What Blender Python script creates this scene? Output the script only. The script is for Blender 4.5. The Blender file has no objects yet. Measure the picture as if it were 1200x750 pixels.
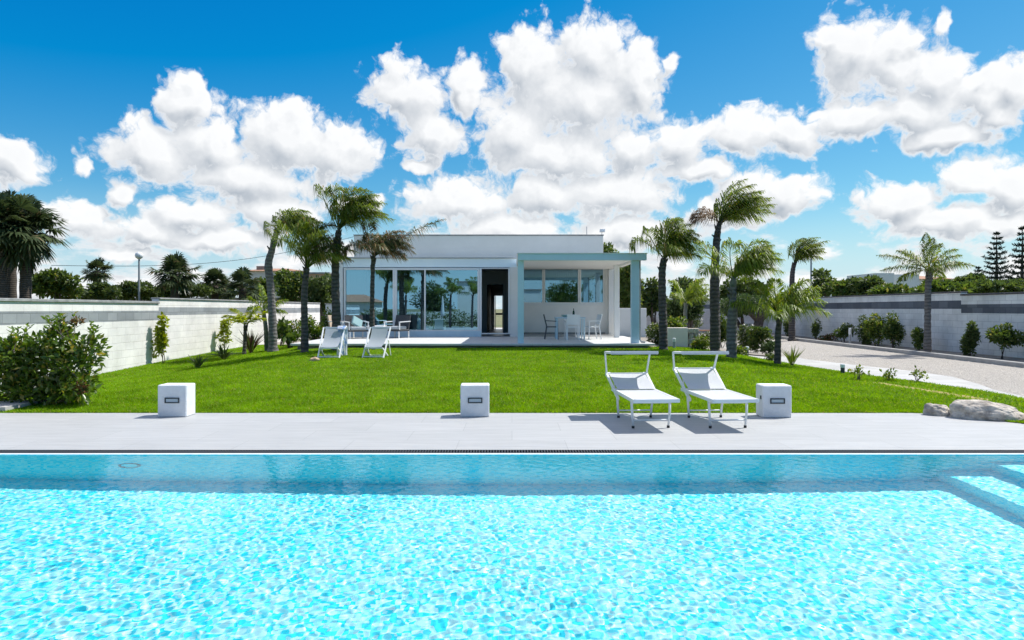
import bpy, math, random
import numpy as np
from mathutils import Vector, Matrix, noise as mnoise

S = bpy.context.scene
COL = bpy.context.collection
PI = math.pi
H0, F, EYE = 362.0, 800.0, 1.5          # horizon row, focal length in pixels of the 1200 px photo, eye height


def at(px, py, d):                       # photo pixel + distance -> world point
    return ((px - 600) / F * d, d, EYE - (py - H0) / F * d)


# ------------------------------------------------------------------ tagging
def tag(o, label=None, cat=None, group=None, kind=None):
    if label: o['label'] = label
    if cat: o['category'] = cat
    if group: o['group'] = group
    if kind: o['kind'] = kind
    return o


def thing(name, label, cat, loc=(0, 0, 0), rz=0.0, group=None):
    o = bpy.data.objects.new(name, None)
    COL.objects.link(o)
    o.empty_display_size = 0.2
    o.location = loc
    o.rotation_euler = (0, 0, rz)
    return tag(o, label, cat, group)


def copy_tree(o, parent=None):
    c = o.copy()
    COL.objects.link(c)
    c.parent = parent
    for ch in list(o.children):
        copy_tree(ch, c)
    return c


# ------------------------------------------------------------------ mesh building
class MB:
    def __init__(s):
        s.v = []; s.f = []

    def add(s, v, f):
        n = len(s.v)
        s.v += [tuple(p) for p in v]
        s.f += [tuple(i + n for i in q) for q in f]
        return s

    def box(s, x0, x1, y0, y1, z0, z1):
        v = [(x0, y0, z0), (x1, y0, z0), (x1, y1, z0), (x0, y1, z0), (x0, y0, z1), (x1, y0, z1), (x1, y1, z1), (x0, y1, z1)]
        return s.add(v, [(3, 2, 1, 0), (4, 5, 6, 7), (0, 1, 5, 4), (1, 2, 6, 5), (2, 3, 7, 6), (3, 0, 4, 7)])

    def bbox(s, x0, x1, y0, y1, z0, z1, b=0.01):
        """box with chamfered edges"""
        cx, cy, cz = (x0 + x1) / 2, (y0 + y1) / 2, (z0 + z1) / 2
        hx, hy, hz = (x1 - x0) / 2, (y1 - y0) / 2, (z1 - z0) / 2
        b = min(b, hx * .45, hy * .45, hz * .45)
        v = []; f = []; idx = {}
        for sx in (-1, 1):
            for sy in (-1, 1):
                for sz in (-1, 1):
                    for ax in range(3):
                        q = [sx * (hx - b), sy * (hy - b), sz * (hz - b)]
                        q[ax] = (sx * hx, sy * hy, sz * hz)[ax]
                        idx[(sx, sy, sz, ax)] = len(v)
                        v.append((cx + q[0], cy + q[1], cz + q[2]))
        for ax in range(3):
            o1, o2 = [a for a in range(3) if a != ax]
            for sg in (-1, 1):
                q = []
                for a, c in ((-1, -1), (1, -1), (1, 1), (-1, 1)):
                    k = [0, 0, 0]; k[ax] = sg; k[o1] = a; k[o2] = c
                    q.append(idx[(k[0], k[1], k[2], ax)])
                f.append(q)
            for a in (-1, 1):
                for c in (-1, 1):
                    k0 = [0, 0, 0]; k1 = [0, 0, 0]
                    k0[ax], k1[ax] = -1, 1
                    for k in (k0, k1): k[o1] = a; k[o2] = c
                    f.append([idx[(*k0, o1)], idx[(*k1, o1)], idx[(*k1, o2)], idx[(*k0, o2)]])
        for sx in (-1, 1):
            for sy in (-1, 1):
                for sz in (-1, 1):
                    f.append([idx[(sx, sy, sz, a)] for a in range(3)])
        C0 = Vector((cx, cy, cz))
        ff = []
        for q in f:
            p = [Vector(v[i]) for i in q]
            n = (p[1] - p[0]).cross(p[2] - p[0])
            m = sum(p, Vector()) / len(p) - C0
            ff.append(q if n.dot(m) > 0 else q[::-1])
        return s.add(v, ff)

    def bar(s, a, b, w, h=None, up=(0, 0, 1)):
        """rectangular bar from a to b"""
        a, b = Vector(a), Vector(b); h = h or w
        t = (b - a).normalized(); u = Vector(up)
        if abs(t.dot(u)) > .95: u = Vector((0, 1, 0))
        x = t.cross(u).normalized(); y = x.cross(t).normalized()
        v = []
        for p in (a, b):
            for i, j in ((-1, -1), (1, -1), (1, 1), (-1, 1)):
                v.append(p + x * (i * w / 2) + y * (j * h / 2))
        return s.add(v, [(0, 1, 2, 3), (7, 6, 5, 4), (1, 0, 4, 5), (2, 1, 5, 6), (3, 2, 6, 7), (0, 3, 7, 4)])

    def tube(s, pts, r, n=8, cap=True):
        pts = [Vector(p) for p in pts]
        if not hasattr(r, '__len__'): r = [r] * len(pts)
        v = []; f = []
        t = (pts[1] - pts[0]).normalized()
        x = t.orthogonal().normalized()
        for i, p in enumerate(pts):
            a = pts[max(i - 1, 0)]; b = pts[min(i + 1, len(pts) - 1)]
            t = (b - a).normalized()
            x = (x - t * x.dot(t)).normalized(); y = t.cross(x)
            for k in range(n):
                an = 2 * PI * k / n
                v.append(p + (x * math.cos(an) + y * math.sin(an)) * r[i])
        for i in range(len(pts) - 1):
            for k in range(n):
                k2 = (k + 1) % n
                f.append((i * n + k, i * n + k2, (i + 1) * n + k2, (i + 1) * n + k))
        if cap:
            f.append(tuple(range(n - 1, -1, -1)))
            f.append(tuple((len(pts) - 1) * n + k for k in range(n)))
        return s.add(v, f)

    def lathe(s, prof, c=(0, 0, 0), n=20):
        v = []; f = []
        for r, z in prof:
            for k in range(n):
                a = 2 * PI * k / n
                v.append((c[0] + r * math.cos(a), c[1] + r * math.sin(a), c[2] + z))
        for i in range(len(prof) - 1):
            for k in range(n):
                k2 = (k + 1) % n
                f.append((i * n + k, i * n + k2, (i + 1) * n + k2, (i + 1) * n + k))
        f.append(tuple(range(n - 1, -1, -1)))
        f.append(tuple((len(prof) - 1) * n + k for k in range(n)))
        return s.add(v, f)

    def build(s, name, m, parent=None, off=None, smooth=False):
        me = bpy.data.meshes.new(name)
        v = s.v
        if off is not None: v = [(p[0] - off[0], p[1] - off[1], p[2] - off[2]) for p in v]
        me.from_pydata(v, [], s.f)
        if smooth: me.polygons.foreach_set('use_smooth', [True] * len(me.polygons))
        me.materials.append(m)
        o = bpy.data.objects.new(name, me)
        COL.objects.link(o)
        if parent is not None: o.parent = parent
        return o


def np_mesh(name, V, Fc, m, parent=None, smooth=False):
    """V (n,3), Fc (k,3 or 4) arrays -> object"""
    me = bpy.data.meshes.new(name)
    k = Fc.shape[1]
    me.vertices.add(len(V)); me.vertices.foreach_set('co', np.ascontiguousarray(V, dtype=np.float32).ravel())
    me.loops.add(Fc.size); me.loops.foreach_set('vertex_index', np.ascontiguousarray(Fc, dtype=np.int32).ravel())
    me.polygons.add(len(Fc)); me.polygons.foreach_set('loop_start', np.arange(0, Fc.size, k, dtype=np.int32))
    try: me.polygons.foreach_set('loop_total', np.full(len(Fc), k, dtype=np.int32))
    except Exception: pass
    if smooth: me.polygons.foreach_set('use_smooth', np.ones(len(Fc), dtype=bool))
    me.update(calc_edges=True); me.validate()
    me.materials.append(m)
    o = bpy.data.objects.new(name, me); COL.objects.link(o)
    if parent is not None: o.parent = parent
    return o


def unit(a): return a / np.maximum(np.linalg.norm(a, axis=-1, keepdims=True), 1e-9)


def leaf_arrays(P, D, Nn, L, W, fold=.15, sag=.0):
    """P base points, D leaf direction, Nn leaf normal; each leaf is two triangles folded along its rib"""
    D = unit(D); Sd = unit(np.cross(D, Nn)); Nn = np.cross(Sd, D)
    L = L[:, None]; W = W[:, None]
    mid = P + D * L * .45
    a = mid + Sd * W * .5 + Nn * W * fold
    b = mid - Sd * W * .5 + Nn * W * fold
    tip = P + D * L
    tip[:, 2] -= (sag * L)[:, 0]
    V = np.stack([P, a, tip, b], 1).reshape(-1, 3)
    n = len(P); i = np.arange(n)[:, None] * 4
    Fc = np.concatenate([i + np.array([[0, 1, 2]]), i + np.array([[0, 2, 3]])], 0)
    return V, Fc


# ------------------------------------------------------------------ materials
def nodes(m): return m.node_tree.nodes, m.node_tree.links


def mat(name, col, rough=.6, col2=None, scale=6.0, bump=0.0, bscale=40.0, detail=5, contrast=(.35, .65), coord='Object', **kw):
    m = bpy.data.materials.new(name); m.use_nodes = True
    N, Lk = nodes(m); b = N['Principled BSDF']
    b.inputs['Base Color'].default_value = (*col, 1)
    b.inputs['Roughness'].default_value = rough
    for k, v in kw.items(): b.inputs[k.replace('_', ' ')].default_value = v
    tc = N.new('ShaderNodeTexCoord')
    if col2 is not None:
        n = N.new('ShaderNodeTexNoise'); n.inputs['Scale'].default_value = scale; n.inputs['Detail'].default_value = detail
        n.inputs['Roughness'].default_value = .65
        Lk.new(tc.outputs[coord], n.inputs['Vector'])
        r = N.new('ShaderNodeValToRGB')
        r.color_ramp.elements[0].position = contrast[0]; r.color_ramp.elements[0].color = (*col, 1)
        r.color_ramp.elements[1].position = contrast[1]; r.color_ramp.elements[1].color = (*col2, 1)
        Lk.new(n.outputs['Fac'], r.inputs['Fac']); Lk.new(r.outputs['Color'], b.inputs['Base Color'])
    if bump:
        n = N.new('ShaderNodeTexNoise'); n.inputs['Scale'].default_value = bscale; n.inputs['Detail'].default_value = 6
        Lk.new(tc.outputs[coord], n.inputs['Vector'])
        bp = N.new('ShaderNodeBump'); bp.inputs['Strength'].default_value = min(1, bump); bp.inputs['Distance'].default_value = .02
        Lk.new(n.outputs['Fac'], bp.inputs['Height']); Lk.new(bp.outputs['Normal'], b.inputs['Normal'])
    return m


PATCH = .9
def leaf_mat(name, dark, light, odd=None, odd_share=.04, trans=.35, rough=.45, spec=.35):
    """leaf colour varies leaf by leaf and in soft patches; light passes through the blade"""
    m = bpy.data.materials.new(name); m.use_nodes = True
    N, Lk = nodes(m); b = N['Principled BSDF']; out = N['Material Output']
    g = N.new('ShaderNodeNewGeometry'); tc = N.new('ShaderNodeTexCoord')
    n = N.new('ShaderNodeTexNoise'); n.inputs['Scale'].default_value = 1.7; n.inputs['Detail'].default_value = 3
    Lk.new(tc.outputs['Object'], n.inputs['Vector'])
    mx = N.new('ShaderNodeMath'); mx.operation = 'MULTIPLY_ADD'; mx.inputs[1].default_value = .55
    Lk.new(g.outputs['Random Per Island'], mx.inputs[0])
    sc = N.new('ShaderNodeMath'); sc.operation = 'MULTIPLY_ADD'; sc.inputs[1].default_value = PATCH; sc.inputs[2].default_value = .23 - PATCH / 2
    Lk.new(n.outputs['Fac'], sc.inputs[0]); Lk.new(sc.outputs[0], mx.inputs[2])
    r = N.new('ShaderNodeValToRGB')
    r.color_ramp.elements[0].color = (*dark, 1); r.color_ramp.elements[1].color = (*light, 1)
    Lk.new(mx.outputs[0], r.inputs['Fac'])
    colour = r.outputs['Color']
    if odd:
        c = N.new('ShaderNodeMath'); c.operation = 'GREATER_THAN'; c.inputs[1].default_value = 1 - odd_share
        fr = N.new('ShaderNodeMath'); fr.operation = 'FRACT'
        mu = N.new('ShaderNodeMath'); mu.operation = 'MULTIPLY'; mu.inputs[1].default_value = 37.31
        Lk.new(g.outputs['Random Per Island'], mu.inputs[0]); Lk.new(mu.outputs[0], fr.inputs[0]); Lk.new(fr.outputs[0], c.inputs[0])
        mi = N.new('ShaderNodeMix'); mi.data_type = 'RGBA'
        Lk.new(c.outputs[0], mi.inputs['Factor']); Lk.new(colour, mi.inputs[6]); mi.inputs[7].default_value = (*odd, 1)
        colour = mi.outputs[2]
    Lk.new(colour, b.inputs['Base Color'])
    b.inputs['Roughness'].default_value = rough
    b.inputs['Specular IOR Level'].default_value = spec
    t = N.new('ShaderNodeBsdfTranslucent')
    hs = N.new('ShaderNodeHueSaturation'); hs.inputs['Hue'].default_value = .485; hs.inputs['Saturation'].default_value = 1.15; hs.inputs['Value'].default_value = 1.6
    Lk.new(colour, hs.inputs['Color']); Lk.new(hs.outputs['Color'], t.inputs['Color'])
    ms = N.new('ShaderNodeMixShader'); ms.inputs[0].default_value = trans
    Lk.new(b.outputs[0], ms.inputs[1]); Lk.new(t.outputs[0], ms.inputs[2]); Lk.new(ms.outputs[0], out.inputs['Surface'])
    return m


def swizzle(N, Lk, order, src):
    sp = N.new('ShaderNodeSeparateXYZ'); cb = N.new('ShaderNodeCombineXYZ')
    Lk.new(src, sp.inputs[0])
    for i, a in enumerate(order):
        if a in 'XYZ': Lk.new(sp.outputs[a], cb.inputs[i])
    return cb.outputs[0], sp


def block_mat(name, order, band, base=(.66, .66, .64), base2=(.72, .72, .70), mortar=(.50, .50, .49), bandc=(.10, .115, .135), bandc2=(.17, .19, .22), bw=.4, bh=.2, dirt=.25):
    """painted concrete blocks with a darker course between two heights"""
    m = bpy.data.materials.new(name); m.use_nodes = True
    N, Lk = nodes(m); b = N['Principled BSDF']; b.inputs['Roughness'].default_value = .85
    g = N.new('ShaderNodeNewGeometry')
    vec, sp = swizzle(N, Lk, order, g.outputs['Position'])

    def brick(c1, c2, mo):
        k = N.new('ShaderNodeTexBrick'); k.inputs['Scale'].default_value = 1
        k.inputs['Color1'].default_value = (*c1, 1); k.inputs['Color2'].default_value = (*c2, 1); k.inputs['Mortar'].default_value = (*mo, 1)
        k.inputs['Mortar Size'].default_value = .006; k.inputs['Mortar Smooth'].default_value = .3
        k.inputs['Brick Width'].default_value = bw; k.inputs['Row Height'].default_value = bh
        Lk.new(vec, k.inputs['Vector']); return k
    k1 = brick(base, base2, mortar); k2 = brick(bandc, bandc2, tuple(c * .8 for c in bandc))
    lo = N.new('ShaderNodeMath'); lo.operation = 'GREATER_THAN'; lo.inputs[1].default_value = band[0]
    hi = N.new('ShaderNodeMath'); hi.operation = 'LESS_THAN'; hi.inputs[1].default_value = band[1]
    an = N.new('ShaderNodeMath'); an.operation = 'MULTIPLY'
    Lk.new(sp.outputs['Z'], lo.inputs[0]); Lk.new(sp.outputs['Z'], hi.inputs[0]); Lk.new(lo.outputs[0], an.inputs[0]); Lk.new(hi.outputs[0], an.inputs[1])
    mi = N.new('ShaderNodeMix'); mi.data_type = 'RGBA'
    Lk.new(an.outputs[0], mi.inputs['Factor']); Lk.new(k1.outputs['Color'], mi.inputs[6]); Lk.new(k2.outputs['Color'], mi.inputs[7])
    n = N.new('ShaderNodeTexNoise'); n.inputs['Scale'].default_value = 1.3; n.inputs['Detail'].default_value = 8; n.inputs['Roughness'].default_value = .7
    Lk.new(g.outputs['Position'], n.inputs['Vector'])
    mr = N.new('ShaderNodeMapRange'); mr.inputs['From Min'].default_value = .35; mr.inputs['From Max'].default_value = .7
    mr.inputs['To Min'].default_value = 1; mr.inputs['To Max'].default_value = 1 - dirt
    Lk.new(n.outputs['Fac'], mr.inputs['Value'])
    mu = N.new('ShaderNodeMix'); mu.data_type = 'RGBA'; mu.blend_type = 'MULTIPLY'; mu.inputs['Factor'].default_value = 1
    Lk.new(mi.outputs[2], mu.inputs[6]); Lk.new(mr.outputs[0], mu.inputs[7])
    Lk.new(mu.outputs[2], b.inputs['Base Color'])
    bp = N.new('ShaderNodeBump'); bp.inputs['Strength'].default_value = .6; bp.inputs['Distance'].default_value = .01; bp.invert = True
    Lk.new(k1.outputs['Fac'], bp.inputs['Height']); Lk.new(bp.outputs['Normal'], b.inputs['Normal'])
    return m


def paving_mat(name, c1, c2, mortar, bw, bh, msize=.004, rough=.7, streak=.12):
    m = bpy.data.materials.new(name); m.use_nodes = True
    N, Lk = nodes(m); b = N['Principled BSDF']; b.inputs['Roughness'].default_value = rough
    g = N.new('ShaderNodeNewGeometry')
    k = N.new('ShaderNodeTexBrick'); k.inputs['Scale'].default_value = 1; k.offset = .5
    k.inputs['Color1'].default_value = (*c1, 1); k.inputs['Color2'].default_value = (*c2, 1); k.inputs['Mortar'].default_value = (*mortar, 1)
    k.inputs['Mortar Size'].default_value = msize; k.inputs['Brick Width'].default_value = bw; k.inputs['Row Height'].default_value = bh
    Lk.new(g.outputs['Position'], k.inputs['Vector'])
    mp = N.new('ShaderNodeMapping'); mp.inputs['Scale'].default_value = (.9, 9, 1)
    n = N.new('ShaderNodeTexNoise'); n.inputs['Scale'].default_value = 1.5; n.inputs['Detail'].default_value = 9; n.inputs['Roughness'].default_value = .7
    Lk.new(g.outputs['Position'], mp.inputs['Vector']); Lk.new(mp.outputs[0], n.inputs['Vector'])
    mr = N.new('ShaderNodeMapRange'); mr.inputs['From Min'].default_value = .3; mr.inputs['From Max'].default_value = .7
    mr.inputs['To Min'].default_value = 1 - streak; mr.inputs['To Max'].default_value = 1 + streak * .5
    Lk.new(n.outputs['Fac'], mr.inputs['Value'])
    mu = N.new('ShaderNodeMix'); mu.data_type = 'RGBA'; mu.blend_type = 'MULTIPLY'; mu.inputs['Factor'].default_value = 1
    Lk.new(k.outputs['Color'], mu.inputs[6]); Lk.new(mr.outputs[0], mu.inputs[7]); Lk.new(mu.outputs[2], b.inputs['Base Color'])
    bp = N.new('ShaderNodeBump'); bp.inputs['Strength'].default_value = .4; bp.inputs['Distance'].default_value = .004
    Lk.new(n.outputs['Fac'], bp.inputs['Height']); Lk.new(bp.outputs['Normal'], b.inputs['Normal'])
    return m


def trunk_mat(name, c1, c2, ring=9.0):
    """palm bark: leaf scar rings plus rough fibre"""
    m = bpy.data.materials.new(name); m.use_nodes = True
    N, Lk = nodes(m); b = N['Principled BSDF']; b.inputs['Roughness'].default_value = .9
    g = N.new('ShaderNodeTexCoord')
    w = N.new('ShaderNodeTexWave'); w.wave_type = 'BANDS'; w.bands_direction = 'Z'; w.inputs['Scale'].default_value = ring / 6.0 * 1.9
    w.inputs['Distortion'].default_value = 4; w.inputs['Detail'].default_value = 3; w.inputs['Detail Scale'].default_value = 2
    n = N.new('ShaderNodeTexNoise'); n.inputs['Scale'].default_value = 14; n.inputs['Detail'].default_value = 6
    Lk.new(g.outputs['Object'], w.inputs['Vector']); Lk.new(g.outputs['Object'], n.inputs['Vector'])
    ad = N.new('ShaderNodeMath'); ad.operation = 'MULTIPLY'; Lk.new(w.outputs['Fac'], ad.inputs[0]); Lk.new(n.outputs['Fac'], ad.inputs[1])
    r = N.new('ShaderNodeValToRGB'); r.color_ramp.elements[0].position = .0; r.color_ramp.elements[1].position = .7
    r.color_ramp.elements[0].color = (*c1, 1); r.color_ramp.elements[1].color = (*c2, 1)
    Lk.new(ad.outputs[0], r.inputs['Fac']); Lk.new(r.outputs['Color'], b.inputs['Base Color'])
    bp = N.new('ShaderNodeBump'); bp.inputs['Strength'].default_value = .8; bp.inputs['Distance'].default_value = .02
    Lk.new(ad.outputs[0], bp.inputs['Height']); Lk.new(bp.outputs['Normal'], b.inputs['Normal'])
    return m


M = {}
M['stucco'] = mat('white_stucco', (.74, .74, .73), .85, (.80, .80, .79), 1.2, .15, 90)
M['warm_stucco'] = mat('warm_stucco', (.72, .71, .66), .85, (.77, .76, .71), 1.2, .15, 90)
M['grey_stucco'] = mat('grey_stucco', (.42, .44, .45), .9, (.46, .48, .49), 1.5, .15, 90)
M['paint'] = mat('white_paint', (.80, .81, .82), .35)
M['frame'] = mat('window_frame_paint', (.72, .74, .75), .4)
M['pergola'] = mat('pale_blue_paint', (.49, .66, .76), .45, (.53, .70, .80), 3)
M['fascia'] = mat('pale_blue_white_paint', (.80, .90, .95), .6, (.84, .93, .97), 2)
M['soffit'] = mat('soffit_white', (.80, .79, .76), .8)
M['veranda'] = paving_mat('veranda_tiles', (.56, .56, .55), (.60, .60, .59), (.42, .42, .42), .6, .6, .004, .6)
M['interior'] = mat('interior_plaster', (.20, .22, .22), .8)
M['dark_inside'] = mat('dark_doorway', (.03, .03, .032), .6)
M['interior_floor'] = mat('interior_floor', (.30, .30, .30), .35)
M['blind'] = mat('roller_blind_cloth', (.62, .62, .58), .9)
M['curtain'] = mat('curtain_cloth', (.55, .62, .68), .9)
M['concrete'] = mat('white_concrete', (.63, .64, .65), .8, (.76, .77, .78), 5, .5, 70, 8, contrast=(.25, .6))
M['black'] = mat('dark_metal', (.03, .04, .05), .45)
M['vent'] = mat('lamp_glass', (.42, .50, .55), .25)
M['metal_white'] = mat('white_enamel', (.78, .79, .80), .28)
M['textile'] = mat('white_mesh_textile', (.54, .55, .57), .75, (.60, .61, .63), 60)
M['sling_grey'] = mat('grey_sling', (.44, .48, .56), .8, (.50, .54, .62), 30)
def sheer(m, col, f):
    N, Lk = nodes(m); b = N['Principled BSDF']; t = N.new('ShaderNodeBsdfTranslucent'); t.inputs[0].default_value = (*col, 1)
    ms = N.new('ShaderNodeMixShader'); ms.inputs[0].default_value = f
    Lk.new(b.outputs[0], ms.inputs[1]); Lk.new(t.outputs[0], ms.inputs[2]); Lk.new(ms.outputs[0], N['Material Output'].inputs['Surface'])
sheer(M['textile'], (.72, .74, .76), .18); sheer(M['sling_grey'], (.55, .58, .64), .4)
M['rubber'] = mat('black_rubber', (.02, .02, .02), .7)
M['wicker'] = mat('dark_wicker', (.03, .034, .04), .6, (.06, .065, .07), 60, .6, 90)
M['cushion'] = mat('grey_cushion', (.36, .40, .43), .9, (.42, .46, .48), 20)
M['cushion2'] = mat('teal_cushion', (.24, .38, .40), .9)
M['tan'] = mat('tan_cloth', (.42, .33, .25), .9, (.50, .40, .31), 12)
M['chairshade'] = mat('shaded_chair_frame', (.09, .09, .095), .5)  # dark colour stands in for the shade on the left terrace chair
M['glassgreen'] = mat('bottle_glass', (.02, .04, .02), .1)
M['ceramic'] = mat('pale_ceramic', (.45, .60, .55), .3)
M['rock'] = mat('limestone', (.27, .235, .20), .9, (.58, .52, .44), 6, 1.0, 18, contrast=(.38, .6))
M['stone_tan'] = mat('tan_stone', (.40, .28, .18), .9, (.52, .38, .26), 12, .6, 30)
M['gravel'] = mat('gravel_surface', (.25, .23, .205), .95, (.50, .465, .42), 38, 1.0, 70, 9, (.35, .65), 'Object')
M['path'] = paving_mat('path_concrete', (.42, .415, .40), (.48, .475, .46), (.30, .29, .28), 1.2, .6, .012, .85)
M['kerb'] = mat('kerb_concrete', (.33, .32, .30), .9, (.43, .42, .40), 5, .3, 40)
M['soil'] = mat('bed_soil', (.20, .17, .14), .95, (.36, .33, .29), 7, 1, 30)
M['earth'] = mat('open_country', (.10, .12, .045), .95, (.20, .18, .09), .15)
M['cap'] = mat('wall_cap_concrete', (.20, .21, .215), .9, (.34, .34, .34), 4, .3, 30)
M['dark_cap'] = mat('dark_wall_cap', (.06, .065, .07), .9, (.10, .10, .11), 4, .3, 30)
M['brownwall'] = mat('brown_render', (.26, .21, .17), .9, (.34, .28, .23), 1.5, .2, 30)
M['cream'] = mat('cream_render', (.74, .66, .60), .9, (.80, .73, .66), 2, .2, 60)
M['tiles'] = mat('terracotta_tiles', (.30, .15, .09), .9, (.42, .24, .16), 4, .5, 20)
M['wood'] = mat('brown_wood', (.22, .10, .05), .7, (.30, .15, .08), 8)
M['pole'] = mat('galvanised_pole', (.34, .36, .38), .5)
M['globe'] = mat('lamp_globe', (.75, .76, .76), .3)
M['cable'] = mat('black_cable', (.04, .04, .05), .6)
M['bark'] = mat('tree_bark', (.06, .045, .035), .95, (.15, .12, .10), 9, 1, 20)
M['palm_trunk'] = trunk_mat('palm_bark', (.050, .043, .038), (.12, .105, .095))
M['palm_trunk_pale'] = trunk_mat('pale_palm_bark', (.10, .094, .088), (.20, .19, .178))
M['fan_trunk'] = trunk_mat('fan_palm_bark', (.035, .028, .022), (.12, .095, .075), 14)
M['crownshaft'] = mat('leaf_sheath', (.10, .12, .10), .7, (.20, .21, .18), 7, .4, 20)
M['palm_leaf'] = leaf_mat('palm_leaf', (.035, .075, .012), (.20, .26, .04), (.26, .20, .06), .05, .45)
M['palm_leaf_bright'] = leaf_mat('bright_palm_leaf', (.06, .11, .015), (.22, .30, .04), (.30, .27, .06), .06, .45)
M['palm_dry'] = leaf_mat('dry_palm_leaf', (.10, .065, .035), (.22, .15, .08), None, 0, .3)
M['palm_mixed'] = leaf_mat('browning_palm_leaf', (.035, .055, .018), (.11, .12, .04), (.24, .15, .07), .28, .3)
M['fan_leaf'] = leaf_mat('fan_palm_leaf', (.016, .032, .012), (.085, .115, .045), (.16, .13, .07), .06, .22)
M['leaf_dark'] = leaf_mat('dark_foliage', (.028, .05, .016), (.12, .17, .045), None, 0, .38)
M['leaf_mid'] = leaf_mat('mid_foliage', (.03, .06, .014), (.13, .19, .04), (.20, .20, .05), .06, .38)
M['leaf_bright'] = leaf_mat('bright_foliage', (.05, .09, .015), (.17, .24, .04), (.30, .28, .07), .08, .4)
M['leaf_lime'] = leaf_mat('lime_foliage', (.12, .17, .02), (.36, .42, .05), (.42, .40, .10), .08, .5)
M['leaf_olive'] = leaf_mat('olive_foliage', (.02, .042, .014), (.10, .155, .05), None, 0, .32)
M['leaf_laurel'] = leaf_mat('glossy_shrub_leaf', (.022, .055, .010), (.15, .24, .035), (.26, .24, .05), .08, .42, .3, .5)
M['leaf_red'] = leaf_mat('reddish_blade', (.05, .03, .02), (.13, .08, .05), (.06, .09, .03), .3, .25)
M['leaf_orange'] = leaf_mat('rusty_leaf', (.10, .05, .02), (.24, .13, .05), (.08, .11, .03), .4, .3)
M['leaf_white'] = leaf_mat('flower_and_leaf', (.05, .08, .025), (.14, .19, .05), (.62, .60, .55), .12, .3)
M['pine_leaf'] = leaf_mat('dark_needles', (.008, .020, .012), (.03, .055, .03), None, 0, .1)
M['towel'] = mat('patterned_towel', (.80, .81, .83), .95, (.22, .38, .68), 8, .3, 60, 2, (.50, .56))

sheer(M['towel'], (.8, .84, .9), .4)

# glass: solar control panes, part mirror, part see-through
def glass_mat(name, tint, refl, gt=(.42, .74, .95)):
    m = bpy.data.materials.new(name); m.use_nodes = True
    N, Lk = nodes(m); N.remove(N['Principled BSDF'])
    t = N.new('ShaderNodeBsdfTransparent'); t.inputs[0].default_value = (*tint, 1)
    gl = N.new('ShaderNodeBsdfGlossy'); gl.inputs['Roughness'].default_value = 0.0; gl.inputs['Color'].default_value = (*gt, 1)
    fr = N.new('ShaderNodeFresnel'); fr.inputs['IOR'].default_value = 1.5
    ma = N.new('ShaderNodeMath'); ma.operation = 'ADD'; ma.inputs[1].default_value = refl; ma.use_clamp = True
    Lk.new(fr.outputs[0], ma.inputs[0])
    ms = N.new('ShaderNodeMixShader'); Lk.new(ma.outputs[0], ms.inputs[0]); Lk.new(t.outputs[0], ms.inputs[1]); Lk.new(gl.outputs[0], ms.inputs[2])
    Lk.new(ms.outputs[0], N['Material Output'].inputs['Surface'])
    return m
M['glass'] = glass_mat('solar_glass', (.50, .62, .66), .50)
M['glass_clear'] = glass_mat('window_glass', (.55, .66, .66), .38)

# pool surfaces
def water_mat():
    m = bpy.data.materials.new('pool_water'); m.use_nodes = True
    N, Lk = nodes(m); N.remove(N['Principled BSDF'])
    rf = N.new('ShaderNodeBsdfRefraction'); rf.inputs['IOR'].default_value = 1.33; rf.inputs['Roughness'].default_value = 0; rf.inputs['Color'].default_value = (1, 1, 1, 1)
    gl = N.new('ShaderNodeBsdfGlossy'); gl.inputs['Roughness'].default_value = 0; gl.inputs['Color'].default_value = (1, 1, 1, 1)
    fr = N.new('ShaderNodeFresnel'); fr.inputs['IOR'].default_value = 1.33
    ma = N.new('ShaderNodeMath'); ma.operation = 'MULTIPLY'; ma.inputs[1].default_value = .55; Lk.new(fr.outputs[0], ma.inputs[0])
    ms = N.new('ShaderNodeMixShader'); Lk.new(ma.outputs[0], ms.inputs[0]); Lk.new(rf.outputs[0], ms.inputs[1]); Lk.new(gl.outputs[0], ms.inputs[2])
    Lk.new(ms.outputs[0], N['Material Output'].inputs['Surface']); return m
M['water'] = water_mat()
def tile_mat():
    m = bpy.data.materials.new('pool_mosaic'); m.use_nodes = True
    N, Lk = nodes(m); b = N['Principled BSDF']; b.inputs['Roughness'].default_value = .5
    g = N.new('ShaderNodeNewGeometry')
    v = N.new('ShaderNodeTexVoronoi'); v.inputs['Scale'].default_value = 30
    v.distance = 'CHEBYCHEV'; v.inputs['Randomness'].default_value = .25
    Lk.new(g.outputs['Position'], v.inputs['Vector'])
    sp = N.new('ShaderNodeSeparateColor'); Lk.new(v.outputs['Color'], sp.inputs[0])
    r = N.new('ShaderNodeValToRGB'); r.color_ramp.elements[0].color = (.02, .82, .98, 1); r.color_ramp.elements[1].color = (.46, .93, .985, 1)
    r.color_ramp.elements[0].position = .15; r.color_ramp.elements[1].position = .75
    Lk.new(sp.outputs[0], r.inputs['Fac']); Lk.new(r.outputs['Color'], b.inputs['Base Color'])
    return m
M['mosaic'] = tile_mat()
M['deck'] = paving_mat('deck_porcelain', (.385, .39, .39), (.41, .415, .415), (.325, .33, .33), 1.2, .6, .005, .6, .17)
M['coping'] = mat('white_coping', (.78, .80, .80), .3)

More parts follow.
